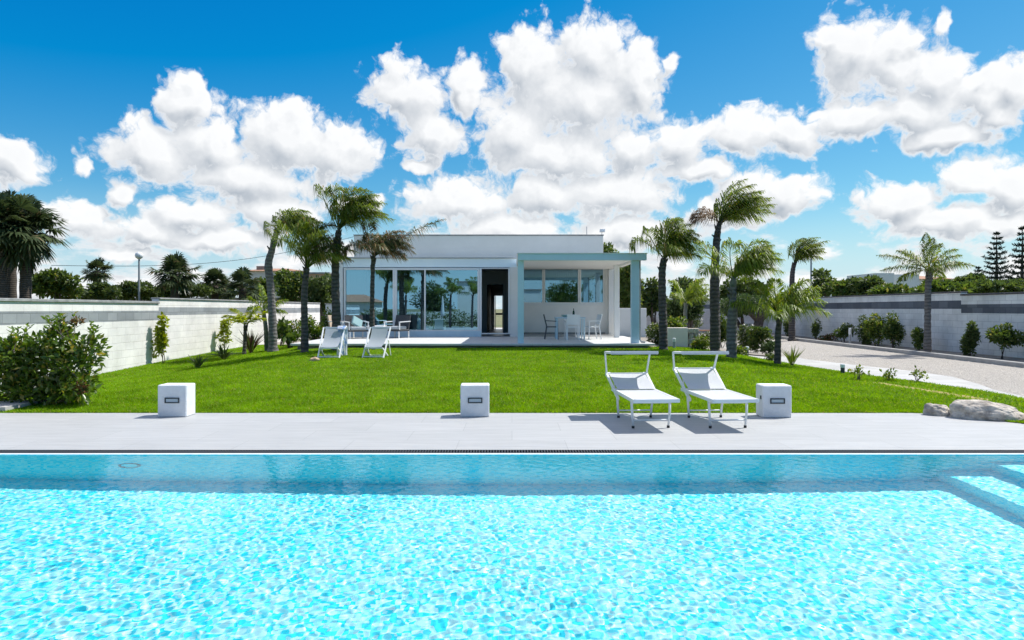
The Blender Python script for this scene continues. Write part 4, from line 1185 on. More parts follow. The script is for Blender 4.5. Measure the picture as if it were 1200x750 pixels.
# ------------------------------------------------------------------ fan palms
def fan_palm(label, px, py_base, py_top, d, crown_px, seed, trunk_w, n=60, skirt=.4, m='fan_leaf', group='fan palms behind the left wall', lean=0):
    rng = np.random.default_rng(seed)
    x, y, zb = at(px, py_base, d); xt, _, zt_ = at(px + lean, py_top, d); R_ = crown_px / F * d
    zb = min(zb, .3)
    r = thing('fan_palm', label, 'palm tree', (x, y, zb), 0, group)
    off = np.array((x, y, zb)); tw = trunk_w / F * d / 2
    mb = MB(); n_ = 14
    mb.tube([(x + (xt - x) * i / n_, y, zb + (zt_ - zb) * i / n_) for i in range(n_ + 1)], [tw * (1.2 - .25 * i / n_ + .1 * (i % 2)) for i in range(n_ + 1)], 10)
    mb.build('trunk', M['fan_trunk'], r, off, smooth=True)
    acc = []; rach = []
    top = np.array((xt, y, zt_))
    for i in range(n):
        az = i * 2.399963 + rng.normal(0, .15)
        q = (i + .5) / n
        el = math.radians(88 - (100 + 70 * skirt) * q ** .8 + rng.normal(0, 12))
        o = np.array((math.cos(az) * math.cos(el), math.sin(az) * math.cos(el), math.sin(el)))
        pet = R_ * (.30 + .42 * rng.random()); hub = top + o * pet + np.array([0, 0, -.05 * R_])
        rach.append(np.array([top, (top + hub) / 2 + np.array([0, 0, .03]), hub]))
        side = unit(np.cross(o, np.array([0, 0, 1.0]) + rng.normal(0, .05, 3))); nn = np.cross(side, o)
        k = 17; L = R_ * (.40 + .2 * rng.random())
        for j in range(k):
            an = math.radians(-115 + 230 * j / (k - 1))
            D = o * math.cos(an) + side * math.sin(an) + nn * (.12 * math.cos(an * 3)) + rng.normal(0, .05, 3)
            D = unit(D)
            l = L * (.72 + .28 * math.cos(an * .7)); mid = hub + D * l * .55
            tip = hub + D * l; tip = tip + np.array([0, 0, -.28 * l])
            w = L * .16; sd = unit(np.cross(D, nn))
            acc.append(np.stack([hub, mid + sd * w / 2, tip, mid - sd * w / 2])[None])
    crown_mesh('crown', acc, rach, M[m], r, off, .012)
    return r
fan_palm('large fan palm at the left edge of the picture, behind the wall', 2, 352, 262, 22, 40, 1, 10, 70, .8)
fan_palm('large fan palm with a rounded drooping crown, right one of the left clump', 29, 352, 268, 22.5, 44, 2, 11, 80, .9, lean=2)
fan_palm('fan palm between the two large ones, half hidden in their crowns', 13, 352, 255, 24, 38, 3, 10, 60, .8)
fan_palm('small lone fan palm with browned leaves left of the street lamp', 114, 352, 318, 34, 18, 4, 9, 46, .5)
fan_palm('fan palm with spiky open crown right of the street lamp', 205, 352, 322, 30, 30, 5, 9, 40, .3)
fan_palm('fan palm rising over the brown wall, left of the chimney house', 252, 352, 335, 33, 24, 6, 8, 36, .2)
fan_palm('pale fronded fan palm over the brown wall in front of the chimney house', 284, 352, 338, 32, 26, 7, 8, 36, .25)


# ------------------------------------------------------------------ broadleaf trees and shrubs
def clump_points(rng, blobs, n, shell=.55):
    """random points in a union of ellipsoids, denser towards their skins; returns points and outward directions"""
    w = np.array([b[3] * b[4] * b[5] for b in blobs]) ** .7; w /= w.sum()
    idx = rng.choice(len(blobs), n, p=w)
    B_ = np.array(blobs)[idx]
    u = unit(rng.normal(0, 1, (n, 3))); rr = (shell + (1 - shell) * rng.random(n))[:, None]
    return B_[:, :3] + u * rr * B_[:, 3:6], u


def foliage(name, rng, blobs, n, lf, m, parent, off, aspect=.5, up=.35, shell=.5, sag=.1, extra=None):
    P, u = clump_points(rng, blobs, n, shell)
    D = u * .7 + rng.normal(0, .6, (n, 3)); D[:, 2] += up
    Nn = u + rng.normal(0, .5, (n, 3)) + np.array([0, 0, .6])
    L = lf * (.6 + .8 * rng.random(n))
    V, Fc = leaf_arrays(P, D, Nn, L, L * aspect, .15, sag)
    if extra: Fc = np.concatenate([Fc, extra[1] + len(V)]); V = np.concatenate([V, extra[0]])
    return np_mesh(name, V - np.array(off)[None], Fc, M[m], parent)


def sub_blobs(rng, c, r, k, f=(.28, .5)):
    """k lumps spread over an ellipsoid centre c radii r"""
    out = []
    for i in range(k):
        u = unit(rng.normal(0, 1, 3)); q = rng.uniform(.25, .85)
        s = rng.uniform(*f)
        out.append((c[0] + u[0] * r[0] * q, c[1] + u[1] * r[1] * q, c[2] + u[2] * r[2] * q, r[0] * s, r[1] * s, r[2] * s))
    return out


def tree(name, label, cat, px, py_base, d, px_c, py_c, rx, ry, n, lf, m, seed, group=None, base_z=None, k=14, trunk=True, tw=.09, rdepth=None, stems=3, aspect=.5, bark='bark', f=(.28, .5), shell=.5):
    """crown centre (px_c, py_c) and half sizes in photo pixels at distance d"""
    rng = np.random.default_rng(seed)
    x, y, z = at(px, py_base, d)
    if base_z is not None: z = base_z
    cx, cy, cz = at(px_c, py_c, d)
    RX, RZ = rx / F * d, ry / F * d; RY = rdepth if rdepth else min(RX, RZ * 1.3)
    r = thing(name, label, cat, (x, y, z), 0, group)
    off = (x, y, z)
    blobs = sub_blobs(rng, (cx, cy, cz), (RX, RY, RZ), k, f)
    foliage('crown' if trunk else 'foliage', rng, blobs, n, lf, m, r, off, aspect, shell=shell)
    mb = MB()
    for s in range(stems):
        b = blobs[rng.integers(len(blobs))]
        e = np.array(b[:3]); s0 = np.array((x, y, z - .05)) + np.array([rng.normal(0, .03), rng.normal(0, .03), 0])
        mid = s0 * .5 + e * .5 + np.array([0, 0, -.05 * RZ]) + rng.normal(0, .06 * RX, 3)
        mb.tube([s0, s0 * .7 + mid * .3 + rng.normal(0, .03 * RX, 3), mid, e], [tw, tw * .85, tw * .55, tw * .2], 7)
    mb.build('trunk' if trunk else 'stem', M[bark], r, off, smooth=True)
    return r
SH = lambda *a, **kw: tree(*a, trunk=False, **kw)

# big shrub at the left, built with leafy shoots standing out of the mass
def big_shrub():
    rng = np.random.default_rng(5)
    d = 10.6; x, y, _ = at(58, 475, d); z = gz(x, y)
    r = thing('shrub', 'large glossy leaved shrub at the left corner of the lawn', 'shrub', (x, y, z)); off = (x, y, z)
    A = lambda px, py, rx, ry, dd=0: (*at(px, py, d + dd), rx / F * d, .35, ry / F * d)
    bl = [A(20, 430, 26, 34), A(55, 430, 28, 38), A(88, 432, 22, 32), A(35, 455, 30, 20), A(75, 458, 28, 18), A(70, 402, 18, 24), A(105, 412, 11, 22), A(48, 412, 18, 20, .3), A(5, 440, 20, 35), A(95, 455, 16, 16, -.2), A(18, 412, 14, 18)]
    n = 5200
    P = []; D = []
    mb = MB()
    for q in range(46):                       # upright shoots with paired leaves
        b = bl[rng.integers(len(bl))]
        s0 = np.array(b[:3]) + np.array([rng.uniform(-1, 1) * b[3] * .8, rng.uniform(-1, 1) * .2, b[5] * .6])
        dr = unit(np.array([rng.normal(0, .35), rng.normal(0, .3), 1.0])); L = rng.uniform(.12, .3)
        mb.tube([s0 - dr * .15, s0 + dr * L], [.006, .003], 4)
        for t in np.linspace(.1, 1, 7):
            for s in (-1, 1):
                a = rng.random() * 6.28
                P.append(s0 + dr * L * t); D.append(np.array([math.cos(a), math.sin(a), .7]))
    P = np.array(P); D = np.array(D); L = .09 * (.7 + .6 * rng.random(len(P)))
    V, Fc = leaf_arrays(P, D, np.tile([0, 0, 1.0], (len(P), 1)) + rng.normal(0, .3, P.shape), L, L * .42)
    foliage('foliage', rng, bl, n, .105, 'leaf_laurel', r, off, .42, .35, .35, .1, extra=(V, Fc))
    for b in bl:
        mb.tube([(x + rng.normal(0, .08), y, z - .03), (x * .4 + b[0] * .6, y * .4 + b[1] * .6, z * .4 + b[2] * .6 - .05), b[:3]], [.018, .012, .006], 5)
    mb.build('stem', M['bark'], r, off)
    # thin reddish twig rising above the mass
    tp = at(78, 366, d + .1); rr = sub_blobs(rng, at(78, 385, d + .1), (24 / F * d, .15, 16 / F * d), 8, (.12, .25))
    foliage('twigs', rng, rr, 260, .06, 'leaf_orange', r, off, .4)
    rr = sub_blobs(rng, at(95, 455, d - .35), (12 / F * d, .1, 9 / F * d), 4, (.3, .5))
    foliage('rusty_leaves', rng, rr, 160, .07, 'leaf_orange', r, off, .45)
big_shrub()

# plants along the left wall
SH('climber', 'yellow-green climber growing up the left wall', 'climbing plant', 192, 423, 19.5, 188, 390, 11, 31, 900, .11, 'leaf_lime', 21, k=12, tw=.012, rdepth=.12, f=(.25, .45))
SH('climber', 'thin sparse climber on the left wall behind the cycad', 'climbing plant', 262, 406, 23.7, 263, 388, 9, 20, 300, .13, 'leaf_lime', 22, k=9, tw=.012, rdepth=.12, f=(.2, .4))


def spiky(name, label, cat, px, py, d, h_px, spread, n, m, seed, w=.03, group=None, arch=.3):
    rng = np.random.default_rng(seed)
    x, y, _ = at(px, py, d); z = gz(x, y)
    r = thing(name, label, cat, (x, y, z), 0, group)
    hgt = h_px / F * d; acc = []
    for i in range(n):
        az = i * 2.4 + rng.normal(0, .2); q = rng.random() ** .7 * spread
        D0 = np.array([math.cos(az) * q, math.sin(az) * q, 1.0]); D0 = unit(D0); l = hgt * rng.uniform(.75, 1.15)
        base = np.array([math.cos(az) * .03, math.sin(az) * .03, 0.0]); sd = unit(np.cross(D0, [0, 0, 1.0]) + rng.normal(0, .1, 3))
        m1 = base + D0 * l * .5; tip = base + D0 * l + np.array([math.cos(az), math.sin(az), 0]) * l * arch * q - np.array([0, 0, arch * .4 * l * q])
        acc.append(np.stack([base, m1 + sd * w / 2, tip, m1 - sd * w / 2])[None])
    V = np.concatenate(acc).reshape(-1, 3); k = np.arange(n)[:, None] * 4
    Fc = np.concatenate([k + np.array([[0, 1, 3]]), k + np.array([[1, 2, 3]])])
    np_mesh('leaves', V, Fc, M[m], r)
    mb = MB(); mb.tube([(0, 0, -.06), (0, 0, .05)], [.05, .03], 7); mb.build('stem', M['bark'], r)
    return r
spiky('cycad', 'dark cycad rosette on the lawn below the thin climber', 'plant', 262, 421, 20.0, 19, 1.4, 50, 'leaf_dark', 31, .06, arch=.5)
spiky('cycad', 'tiny dark upright cycad on the lawn, leftmost small plant', 'plant', 231.5, 431, 17.5, 18, .8, 30, 'leaf_dark', 32, .05)
spiky('flax_plant', 'reddish spiky flax at the foot of the young palm', 'plant', 294, 411, 22.5, 30, .75, 54, 'leaf_red', 33, .055)
spiky('yellow_grass_plant', 'upright yellow-green plant beside the short palm at the lawn edge', 'plant', 928, 430, 17.0, 24, .55, 40, 'leaf_bright', 34, .03)

# shrubs left of the villa
g = 'shrubs along the left side of the villa'
SH('shrub', 'dark green shrub at the foot of the crooked palm by the veranda', 'shrub', 340, 405, 23, 338, 390, 17, 14, 1500, .10, 'leaf_laurel', 41, group=g)
SH('shrub', 'shrub between the second palm and the veranda slab', 'shrub', 365, 402, 24, 364, 386, 16, 15, 1500, .10, 'leaf_laurel', 42, group=g)
SH('shrub', 'taller shrub against the left end of the villa', 'shrub', 385, 400, 25.5, 386, 380, 13, 20, 1500, .11, 'leaf_laurel', 43, group=g)
SH('banana_plant', 'broad leaved plant showing right of the crooked trunk', 'plant', 330, 404, 22.6, 331, 384, 6, 12, 60, .3, 'leaf_mid', 44, k=5, tw=.02)

# trees behind the left wall
g = 'trees behind the left wall'
tree('tree', 'bushy green tree right of the big fan palms', 'tree', 62, 352, 27, 66, 335, 34, 19, 5000, .17, 'leaf_mid', 51, g, .1)
tree('tree', 'dark low tree under the small lone fan palm', 'tree', 120, 352, 30, 118, 343, 24, 12, 3000, .16, 'leaf_dark', 52, g, .1)
tree('tree', 'dark low tree behind the street lamp pole', 'tree', 158, 352, 32, 158, 342, 22, 11, 3000, .16, 'leaf_dark', 53, g, .1)
tree('tree', 'dark scrubby tree under the spiky open fan palm', 'tree', 212, 352, 32, 215, 341, 30, 12, 3200, .16, 'leaf_dark', 54, g, .1)
tree('tree', 'tree in front of the chimney house, right of the pale fan palm', 'tree', 305, 352, 36, 303, 338, 26, 14, 3600, .18, 'leaf_mid', 55, g, .1)
tree('tree', 'green tree between the crooked palm and the second palm', 'tree', 340, 360, 43, 338, 336, 24, 20, 4200, .2, 'leaf_mid', 56, g, .1)
tree('tree', 'dark dense tree touching the left end of the villa', 'tree', 378, 380, 42, 380, 345, 20, 26, 5000, .19, 'leaf_dark', 57, g, .2)
tree('tree', 'dark tree low behind the gap left of the spiky fan palm', 'tree', 180, 352, 40, 182, 344, 24, 9, 2600, .2, 'leaf_dark', 58, g, .1)
tree('tree', 'low dark tree filling the gap above the brown wall', 'tree', 250, 352, 42, 252, 341, 34, 11, 3200, .2, 'leaf_dark', 59, g, .1)

# trees and shrubs right of the villa
g = 'trees between the villa and the back wall'
tree('tree', 'green tree rising behind the right end of the villa roof', 'tree', 716, 385, 37, 714, 318, 22, 30, 5200, .2, 'leaf_mid', 61, g, .3)
tree('tree', 'tall green tree seen between the terrace posts', 'tree', 736, 385, 34, 734, 345, 16, 38, 5200, .2, 'leaf_mid', 62, g, .3)
tree('tree', 'dark tree behind the terrace corner palm', 'tree', 768, 390, 36, 766, 350, 18, 22, 3800, .2, 'leaf_dark', 63, g, .3)
tree('tree', 'round dark tree left of the tallest palm trunk', 'tree', 806, 390, 30, 806, 358, 27, 21, 5200, .15, 'leaf_olive', 64, g, .3, tw=.1)
tree('tree', 'dark background tree between the terrace palm and the tallest palm', 'tree', 808, 385, 44, 808, 343, 28, 18, 3800, .24, 'leaf_dark', 65, g, .3)
tree('tree', 'dark background tree right behind the bright crowned palm', 'tree', 868, 380, 46, 872, 338, 34, 18, 4000, .24, 'leaf_dark', 66, g, .3)

# umbrella tree with forked trunk
def umbrella_tree():
    rng = np.random.default_rng(70); d = 34.0
    x, y, _ = at(888, 393, d); z = gz(x, y)
    r = thing('tree', 'spreading flat crowned tree with a forked trunk before the back wall', 'tree', (x, y, z), 0, g); off = (x, y, z)
    bl = []
    for i in range(26):
        px = rng.uniform(848, 932); c = 1 - ((px - 889) / 46) ** 2
        py = 362 - rng.uniform(0, 1) * 15 * max(.25, c); bl.append((*at(px, py, d + rng.uniform(-.9, .9)), .52, .52, .32))
    foliage('crown', rng, bl, 9000, .13, 'leaf_olive', r, off, .3, .5, .4)
    mb = MB()
    for pts in ([(885, 394), (886, 383), (888, 374)], [(888, 374), (880, 368), (872, 362)], [(888, 374), (896, 367), (905, 362)], [(888, 375), (889, 366), (888, 358)], [(888, 392), (890, 382), (893, 374), (902, 366), (914, 360)]):
        k = len(pts); mb.tube([at(a, b if i else b + 1, d) for i, (a, b) in enumerate(pts)], [.21 - .04 * i - (.05 if pts[0][1] < 380 else 0) for i in range(k)], 8)
    mb.build('trunk', M['bark'], r, off, smooth=True)
umbrella_tree()
tree('tree', 'dark trunked tree leaning left of the forked trunk tree', 'tree', 873, 392, 35, 862, 358, 22, 14, 3600, .14, 'leaf_olive', 71, g, None, tw=.13, stems=4)

g = 'shrubs in the bed right of the terrace'
def S2(label, px, pyb, d, pc, ry, rx, m, n, lf, seed, name='shrub'):
    d = gd(px, pyb); x, y, _ = at(px, pyb, d)
    SH(name, label, name.replace('_', ' '), px, pyb, d, px, pc, rx, ry, n, lf, m, seed, group=g, base_z=gz(x, y), tw=.015, rdepth=.35)
S2('pale flowering shrub against the low white wall by the terrace', 768, 404, 21.5, 390, 13, 16, 'leaf_white', 1400, .10, 81)
S2('light green shrub behind the terrace palm trunk', 788, 405, 22.5, 384, 16, 18, 'leaf_bright', 1500, .10, 82)
S2('flowering shrub over the cream retaining wall', 806, 392, 24.5, 378, 10, 22, 'leaf_white', 1500, .11, 83)
S2('yellow-green shrub in front of the stone ended wall', 822, 410, 20.2, 401, 9, 12, 'leaf_bright', 900, .08, 84)
S2('loose white flowered shrub beside the stone ended wall', 829, 404, 21.6, 394, 9, 10, 'leaf_white', 700, .09, 85)
S2('dark shrub between the tallest palm and the stout palm', 846, 408, 22.0, 388, 22, 9, 'leaf_mid', 1300, .10, 86)
S2('round rosy tinged shrub right of the stout palm', 874, 412, 20.5, 394, 19, 11, 'leaf_white', 1500, .09, 87)
S2('large dark shrub under the forked trunk tree', 888, 414, 19.6, 397, 16, 15, 'leaf_mid', 1900, .09, 88)
S2('low grey-green shrub beside the pale path', 900, 415, 18.8, 407, 8, 12, 'leaf_olive', 900, .08, 89)
S2('bright low plant at the foot of the stout palm', 868, 416, 18.8, 410, 6, 9, 'leaf_bright', 500, .08, 90)
S2('small dark plant left of the short palm at the path', 905, 423, 17.0, 419, 4, 6, 'leaf_mid', 260, .07, 91)
g = 'sprigs along the lawn edge'
S2('small leafy sprig at the lawn edge, first from the path bollard', 1007, 446, 13.2, 437, 8, 7, 'leaf_bright', 90, .075, 92, 'sprig')
S2('small leafy sprig at the lawn edge, the middle one of three', 1040, 446, 13.1, 439, 7, 6, 'leaf_bright', 90, .075, 93, 'sprig')
S2('small leafy sprig at the lawn edge, nearest to the boulder', 1077, 447, 12.9, 438, 8, 8, 'leaf_bright', 80, .075, 94, 'sprig')

g = 'shrubs along the right wall'
def RW(label, px, pyb, pc, rx, ry, m, n, seed, lf=.10, trunk=False, name='shrub', stems=3):
    X = WALL_R - .8; d = X / (px - 600) * F; z = gz(X, d)
    tree(name, label, 'shrub', px, pyb, d, px, pc, rx, ry, n, lf, m, seed, group=g, base_z=z, tw=.02, rdepth=.35, trunk=trunk, stems=stems)
RW('small upright dark shrub, farthest along the right wall', 957, 399, 387, 6, 11, 'leaf_dark', 700, 101)
RW('low rusty mound of leaves on the strip by the right wall', 970, 400, 396, 11, 5, 'leaf_orange', 500, 102)
RW('rounded light green shrub behind the white bollard light', 988, 402, 388, 13, 11, 'leaf_mid', 900, 103)
RW('dark narrow shrub on the left of the big wall clump', 1013, 408, 388, 8, 19, 'leaf_dark', 1300, 104)
RW('tall bright green shrub in the middle of the big wall clump', 1027, 408, 385, 13, 21, 'leaf_bright', 2000, 105)
RW('dense dark shrub on the right of the big wall clump', 1047, 410, 388, 13, 20, 'leaf_mid', 2000, 106)
RW('shrub leaning on the lone palm by the right wall', 1076, 412, 396, 9, 15, 'leaf_mid', 900, 107)
RW('narrow dark cypress-like shrub right of the lone palm', 1137, 418, 397, 8, 20, 'leaf_dark', 1500, 108)
RW('small round headed tree by the right wall', 1176, 424, 395, 22, 16, 'leaf_mid', 1700, 109, .10, True, 'small_tree', 2)
RW('dark shrub at the wall corner behind the short palm', 924, 398, 384, 9, 13, 'leaf_dark', 900, 110)

g = 'trees beyond the right wall'
def RT(label, px, pc, rx, ry, m, n, seed, d=30, lf=.22):
    d = max(d, 16.4 * F / (px - 600))
    tree('tree', label, 'tree', px, 360, d, px, pc, rx, ry, n, lf, m, seed, g, .1, rdepth=1.2)
RT('dark leafy tree over the right wall beside the tall pole', 965, 335, 20, 15, 'leaf_dark', 3600, 121, 32)
RT('brownish green tree over the right wall near the pole', 990, 339, 20, 10, 'leaf_mid', 3000, 122, 32)
RT('wispy tree over the right wall left of the neighbour house', 1012, 337, 14, 11, 'leaf_dark', 1800, 123, 30)
RT('hedge tree in front of the neighbour house, left end', 1045, 342, 22, 6, 'leaf_mid', 2600, 124, 28)
RT('hedge tree below the neighbour house roof tiles', 1095, 340, 34, 7, 'leaf_mid', 3400, 125, 26)
RT('round dark tree right of the neighbour house', 1137, 333, 12, 10, 'leaf_dark', 2200, 126, 30)
RT('hedge tree over the near right wall below the dark conifer', 1165, 338, 28, 6, 'leaf_dark', 2600, 127, 26)
RT('hedge tree over the near right wall at the picture edge', 1200, 337, 20, 6, 'leaf_dark', 1600, 128, 26)

# conifers with tiers
def conifer(label, px, py_top, py_base, rx, d, seed, tiers):
    rng = np.random.default_rng(seed)
    x, y, zt_ = at(px, py_top, d); zb = .1; _, _, zl = at(px, py_base, d)
    r = thing('conifer', label, 'conifer', (x, y, zb), 0, 'tiered conifers far behind the right wall'); off = (x, y, zb)
    mb = MB(); mb.tube([(x, y, zb), (x, y, zl), (x, y, zt_)], [.22, .16, .02], 7); mb.build('trunk', M['bark'], r, off)
    P = []; D = []
    for t in range(tiers):
        q = t / (tiers - 1); zc = zl + (zt_ - zl) * q ** 1.05; R_ = rx / F * d * (1 - q) ** .8 * rng.uniform(.85, 1.1) + .1
        nb = 7
        for b in range(nb):
            a = 2 * PI * b / nb + t * .6 + rng.normal(0, .15)
            dr = np.array([math.cos(a), math.sin(a), 0.0]); L = R_ * rng.uniform(.75, 1.1); k = max(6, int(L / .05))
            for s in np.linspace(.12, 1, k):
                p = np.array([x, y, zc]) + dr * L * s + np.array([0, 0, -.10 * L * math.sin(s * 2.2) + .30 * L * s * s])
                for e in range(3):
                    P.append(p); D.append(dr * .8 + np.array([0, 0, .25]) + rng.normal(0, .5, 3))
    P = np.array(P); D = np.array(D); L = np.full(len(P), .24) * (.7 + .6 * rng.random(len(P)))
    V, Fc = leaf_arrays(P, D, rng.normal(0, 1, P.shape), L, L * .28)
    np_mesh('crown', V - np.array(off), Fc, M['pine_leaf'], r)
conifer('tall dark tiered conifer near the right edge of the picture', 1168, 274, 336, 18, 62, 1, 12)
conifer('dark tiered conifer cut by the right edge of the picture', 1198, 268, 338, 17, 58, 2, 12)
conifer('small tiered conifer left of the tall one', 1146, 314, 340, 10, 75, 3, 8)

# ------------------------------------------------------------------ lamps, poles, cable, neighbours
def bollard(px, py, d, h, label, dark=False):
    d = gd(px, py) if d < 20 else d; x, y, _ = at(px, py, d); z = gz(x, y)
    r = thing('bollard_light', label, 'bollard light', (x, y, z), 0, 'bollard lights beside path and drive')
    mb = MB(); mb.lathe([(.045, -.03), (.045, h * .62)], (0, 0, 0), 14); mb.build('post', M['black'] if dark else M['pole'], r, smooth=False)
    mb = MB(); mb.lathe([(.05, h * .62 + .002), (.052, h * .9), (.048, h * .97), (.03, h)], (0, 0, 0), 14); mb.build('lamp_head', M['globe'], r)
bollard(875.5, 417, 18.2, .27, 'short bollard light at the end of the pale path', True)
bollard(987.5, 438, 14.2, .22, 'short dark bollard light at the lawn edge near the sprigs', True)
bollard(996, 404, 27.0, .68, 'tall white bollard light beyond the drive by the right wall')
bollard(790, 408, 19.8, .30, 'bollard light between the terrace palm and the cream wall')
lp = thing('street_lamp', 'thin street lamp with a round globe behind the left wall', 'street lamp', (*at(163, 352, 30)[:2], .1))
mb = MB(); zt_ = at(163, 303, 30)[2] - .1; mb.tube([(0, 0, 0), (0, 0, zt_)], [.05, .04], 8); mb.build('post', M['pole'], lp)
mb = MB(); mb.lathe([(.06, 0), (.14, .06), (.17, .15), (.14, .25), (.05, .31)], (0, 0, zt_ - .02), 14); mb.build('lamp_globe', M['globe'], lp, smooth=True)
def pole(px, py, d, label, w=.05):
    x, y, z = at(px, py, d); mb = MB(); mb.tube([(0, 0, 0), (0, 0, z - .1)], [w, w * .8], 8); o = mb.build('pole', M['pole']); o.location = (x, y, .1)
    tag(o, label, 'pole')
pole(950.5, 296, 38, 'tall thin metal pole behind the far wind-bent palm', .06)
pole(1024.5, 324, 40, 'thin pole left of the neighbour house on the right', .06)
pole(817, 327, 45, 'thin pole above the trees right of the terrace palm', .05)
p0, p1 = Vector(at(60, 311, 44)), Vector(at(420, 276, 62))
mb = MB(); mb.tube([p0.lerp(p1, t) + Vector((0, 0, -1.0 * math.sin(PI * t))) for t in fl(0, 1, 24)], .018, 5)
tag(mb.build('power_cable', M['cable']), 'thin black overhead cable crossing the sky on the left', 'cable')

def hb(r, off, name, m, *a):
    mb = MB(); mb.box(*a); return mb.build(name, m, r, off)
def quad(px0, px1, py0, py1, d): a = at(px0, py1, d); b = at(px1, py0, d); return a[0], b[0], a[2], b[2]
# right neighbour
d = 70; off = (*at(1075, 345, d)[:2], .1)
nh = thing('house', 'white neighbour house with tiled roof beyond the right wall', 'house', off)
x0, x1, z0, z1 = quad(1026, 1048, 320, 360, d); hb(nh, off, 'wall', M['stucco'], x0, x1, d, d + 6, .1, z1)
x0, x1, _, z1 = quad(1048, 1084, 321, 360, d); hb(nh, off, 'wall', M['stucco'], x0 + .02, x1, d + 1, d + 7, .1, z1)
for a, b in ((1060, 1064), (1066, 1068.5)):
    q0, q1, w0_, w1_ = quad(a, b, 324, 329, d); hb(nh, off, 'window', M['black'], q0, q1, d + .97, d + .998, w0_, w1_)
x0, x1, _, z1 = quad(1084, 1130, 326, 360, d); hb(nh, off, 'wall', M['stucco'], x0 + .02, x1, d + 2, d + 8, .1, z1)
mb = MB(); zr = at(0, 320.5, d)[2]
mb.add([(x0 - .2, d + 1.6, z1), (x1 + .3, d + 1.6, z1), (x1 - 1.6, d + 5, zr), (x0 + .2, d + 5, zr), (x1 + .3, d + 8.4, z1), (x0 - .2, d + 8.4, z1)], [(0, 1, 2, 3), (3, 2, 4, 5), (1, 4, 2), (0, 3, 5), (0, 5, 4, 1)])
mb.build('roof', M['tiles'], nh, off)
q0, q1, w0_, w1_ = quad(1094, 1099, 330, 334, d); hb(nh, off, 'window', M['black'], q0, q1, d + 1.97, d + 1.998, w0_, w1_)
# left neighbour
d = 60; off = (*at(320, 345, d)[:2], .1)
nh = thing('house', 'brown neighbour house with a square chimney beyond the left wall', 'house', off)
x0, x1, _, z1 = quad(283, 352, 317.5, 360, d); hb(nh, off, 'wall', M['cream'], x0, x1, d, d + 8, .1, z1)
mb = MB(); mb.add([(x0 - .3, d - .3, z1), (x1 + .3, d - .3, z1), (x1 + .3, d + 8.3, z1), (x0 - .3, d + 8.3, z1), (x0 + 1.2, d + 4, z1 + .45), (x1 - 2.5, d + 4, z1 + .45)], [(0, 1, 5, 4), (1, 2, 5), (2, 3, 4, 5), (3, 0, 4), (3, 2, 1, 0)])
rf = mb.build('roof', M['tiles'], nh, off)
q0, q1, _, w1_ = quad(293, 303, 310.5, 318, d); hb(rf, off, 'chimney', M['brownwall'], q0, q1, d + 1.5, d + 2.3, z1 + .05, w1_)
d = 52; off = (*at(378, 360, d)[:2], .1)
nh = thing('house', 'peach walled house glimpsed between the palms left of the villa', 'house', off)
x0, x1, _, z1 = quad(345, 384, 321, 360, d); hb(nh, off, 'wall', mat('peach_render', (.55, .36, .26), .9), x0, x1, d, d + 6, .1, z1)
mb = MB(); mb.box(x0 - .2, x1 + .2, d - .2, d + 6.2, z1 + .002, z1 + .12); mb.build('roof', M['cap'], nh, off)

# ------------------------------------------------------------------ what the glass front mirrors: the plot behind the viewer
r = thing('boundary_wall', 'white wall closing the plot behind the pool, mirrored in the glass', 'wall', (0, -9, 0))
mb = MB(); mb.box(-20, 20, -9.2, -9, 0, 1.25); mb.build('wall_face', M['stucco'], r, (0, -9, 0))
hg = thing('hedge', 'dark clipped hedge behind the pool mirrored in the glass', 'hedge', (-5, -8, 0))
rng = np.random.default_rng(310)
foliage('foliage', rng, [(x, rng.normal(0, .1), .6 + rng.normal(0, .15), .9, .5, .75) for x in np.linspace(-9, 9, 22)], 9000, .16, 'leaf_mid', hg, (0, 0, 0))
mb = MB(); mb.tube([(-9, 0, .3), (0, 0, .35), (9, 0, .3)], .04, 5); mb.build('stem', M['bark'], hg)
off = (-14, -22, 0)
nh = thing('house', 'white house with sloped roof mirrored in the left glass panes', 'house', off)
hb(nh, off, 'wall', M['stucco'], -22.5, -16, -34, -28, 0, 2.3)
mb = MB(); mb.add([(-23, -27.6, 2.3), (-15.6, -27.6, 2.3), (-15.6, -34.4, 2.3), (-23, -34.4, 2.3), (-23, -31, 3.2), (-17.5, -31, 3.2)], [(0, 1, 5, 4), (1, 2, 5), (2, 3, 4, 5), (3, 0, 4), (3, 2, 1, 0)]); mb.build('roof', M['tiles'], nh, off)
off = (-3, -16, 0)
nh = thing('house', 'white flat house mirrored at the right of the glass front', 'house', off)
hb(nh, off, 'wall', M['stucco'], -5.2, -1.4, -22, -15, 0, 4.0); hb(nh, off, 'roof', M['cap'], -5.3, -1.3, -22.1, -14.9, 4.002, 4.15)
for i, (x, y, hh, lab) in enumerate(((-8.3, -3, 3.0, 'left'), (-5.0, -5, 3.4, 'middle'), (-3.2, -4.5, 2.7, 'right'))):
    pm = palm('palm behind the pool mirrored in the glass, ' + lab + ' one', [(600, 400, 9), (600, 380, 8), (601, 330, 7.5), (602, 290, 6)], 19, ring(R, 17, 30, 85, 1.2, 1.7, .3, .7, .4), 200 + i, .5, 'palm_leaf', 'palm_trunk', wind=(-.8, 0, -.1), group='palms mirrored in the glass', base_z=.6)
    pm.location = (x, y, .0)
tree('tree', 'dark leafy tree behind the pool mirrored in the glass', 'tree', 0, 0, 1, 0, 0, 1, 1, 10, .1, 'leaf_dark', 300)
o = [q for q in COL.objects if q.name.startswith('tree') and q.parent is None and 'mirrored' in q.get('label', '')][0]
for ch in list(o.children): bpy.data.objects.remove(ch)
o.location = (-7, -10.5, 0)
rng = np.random.default_rng(301)
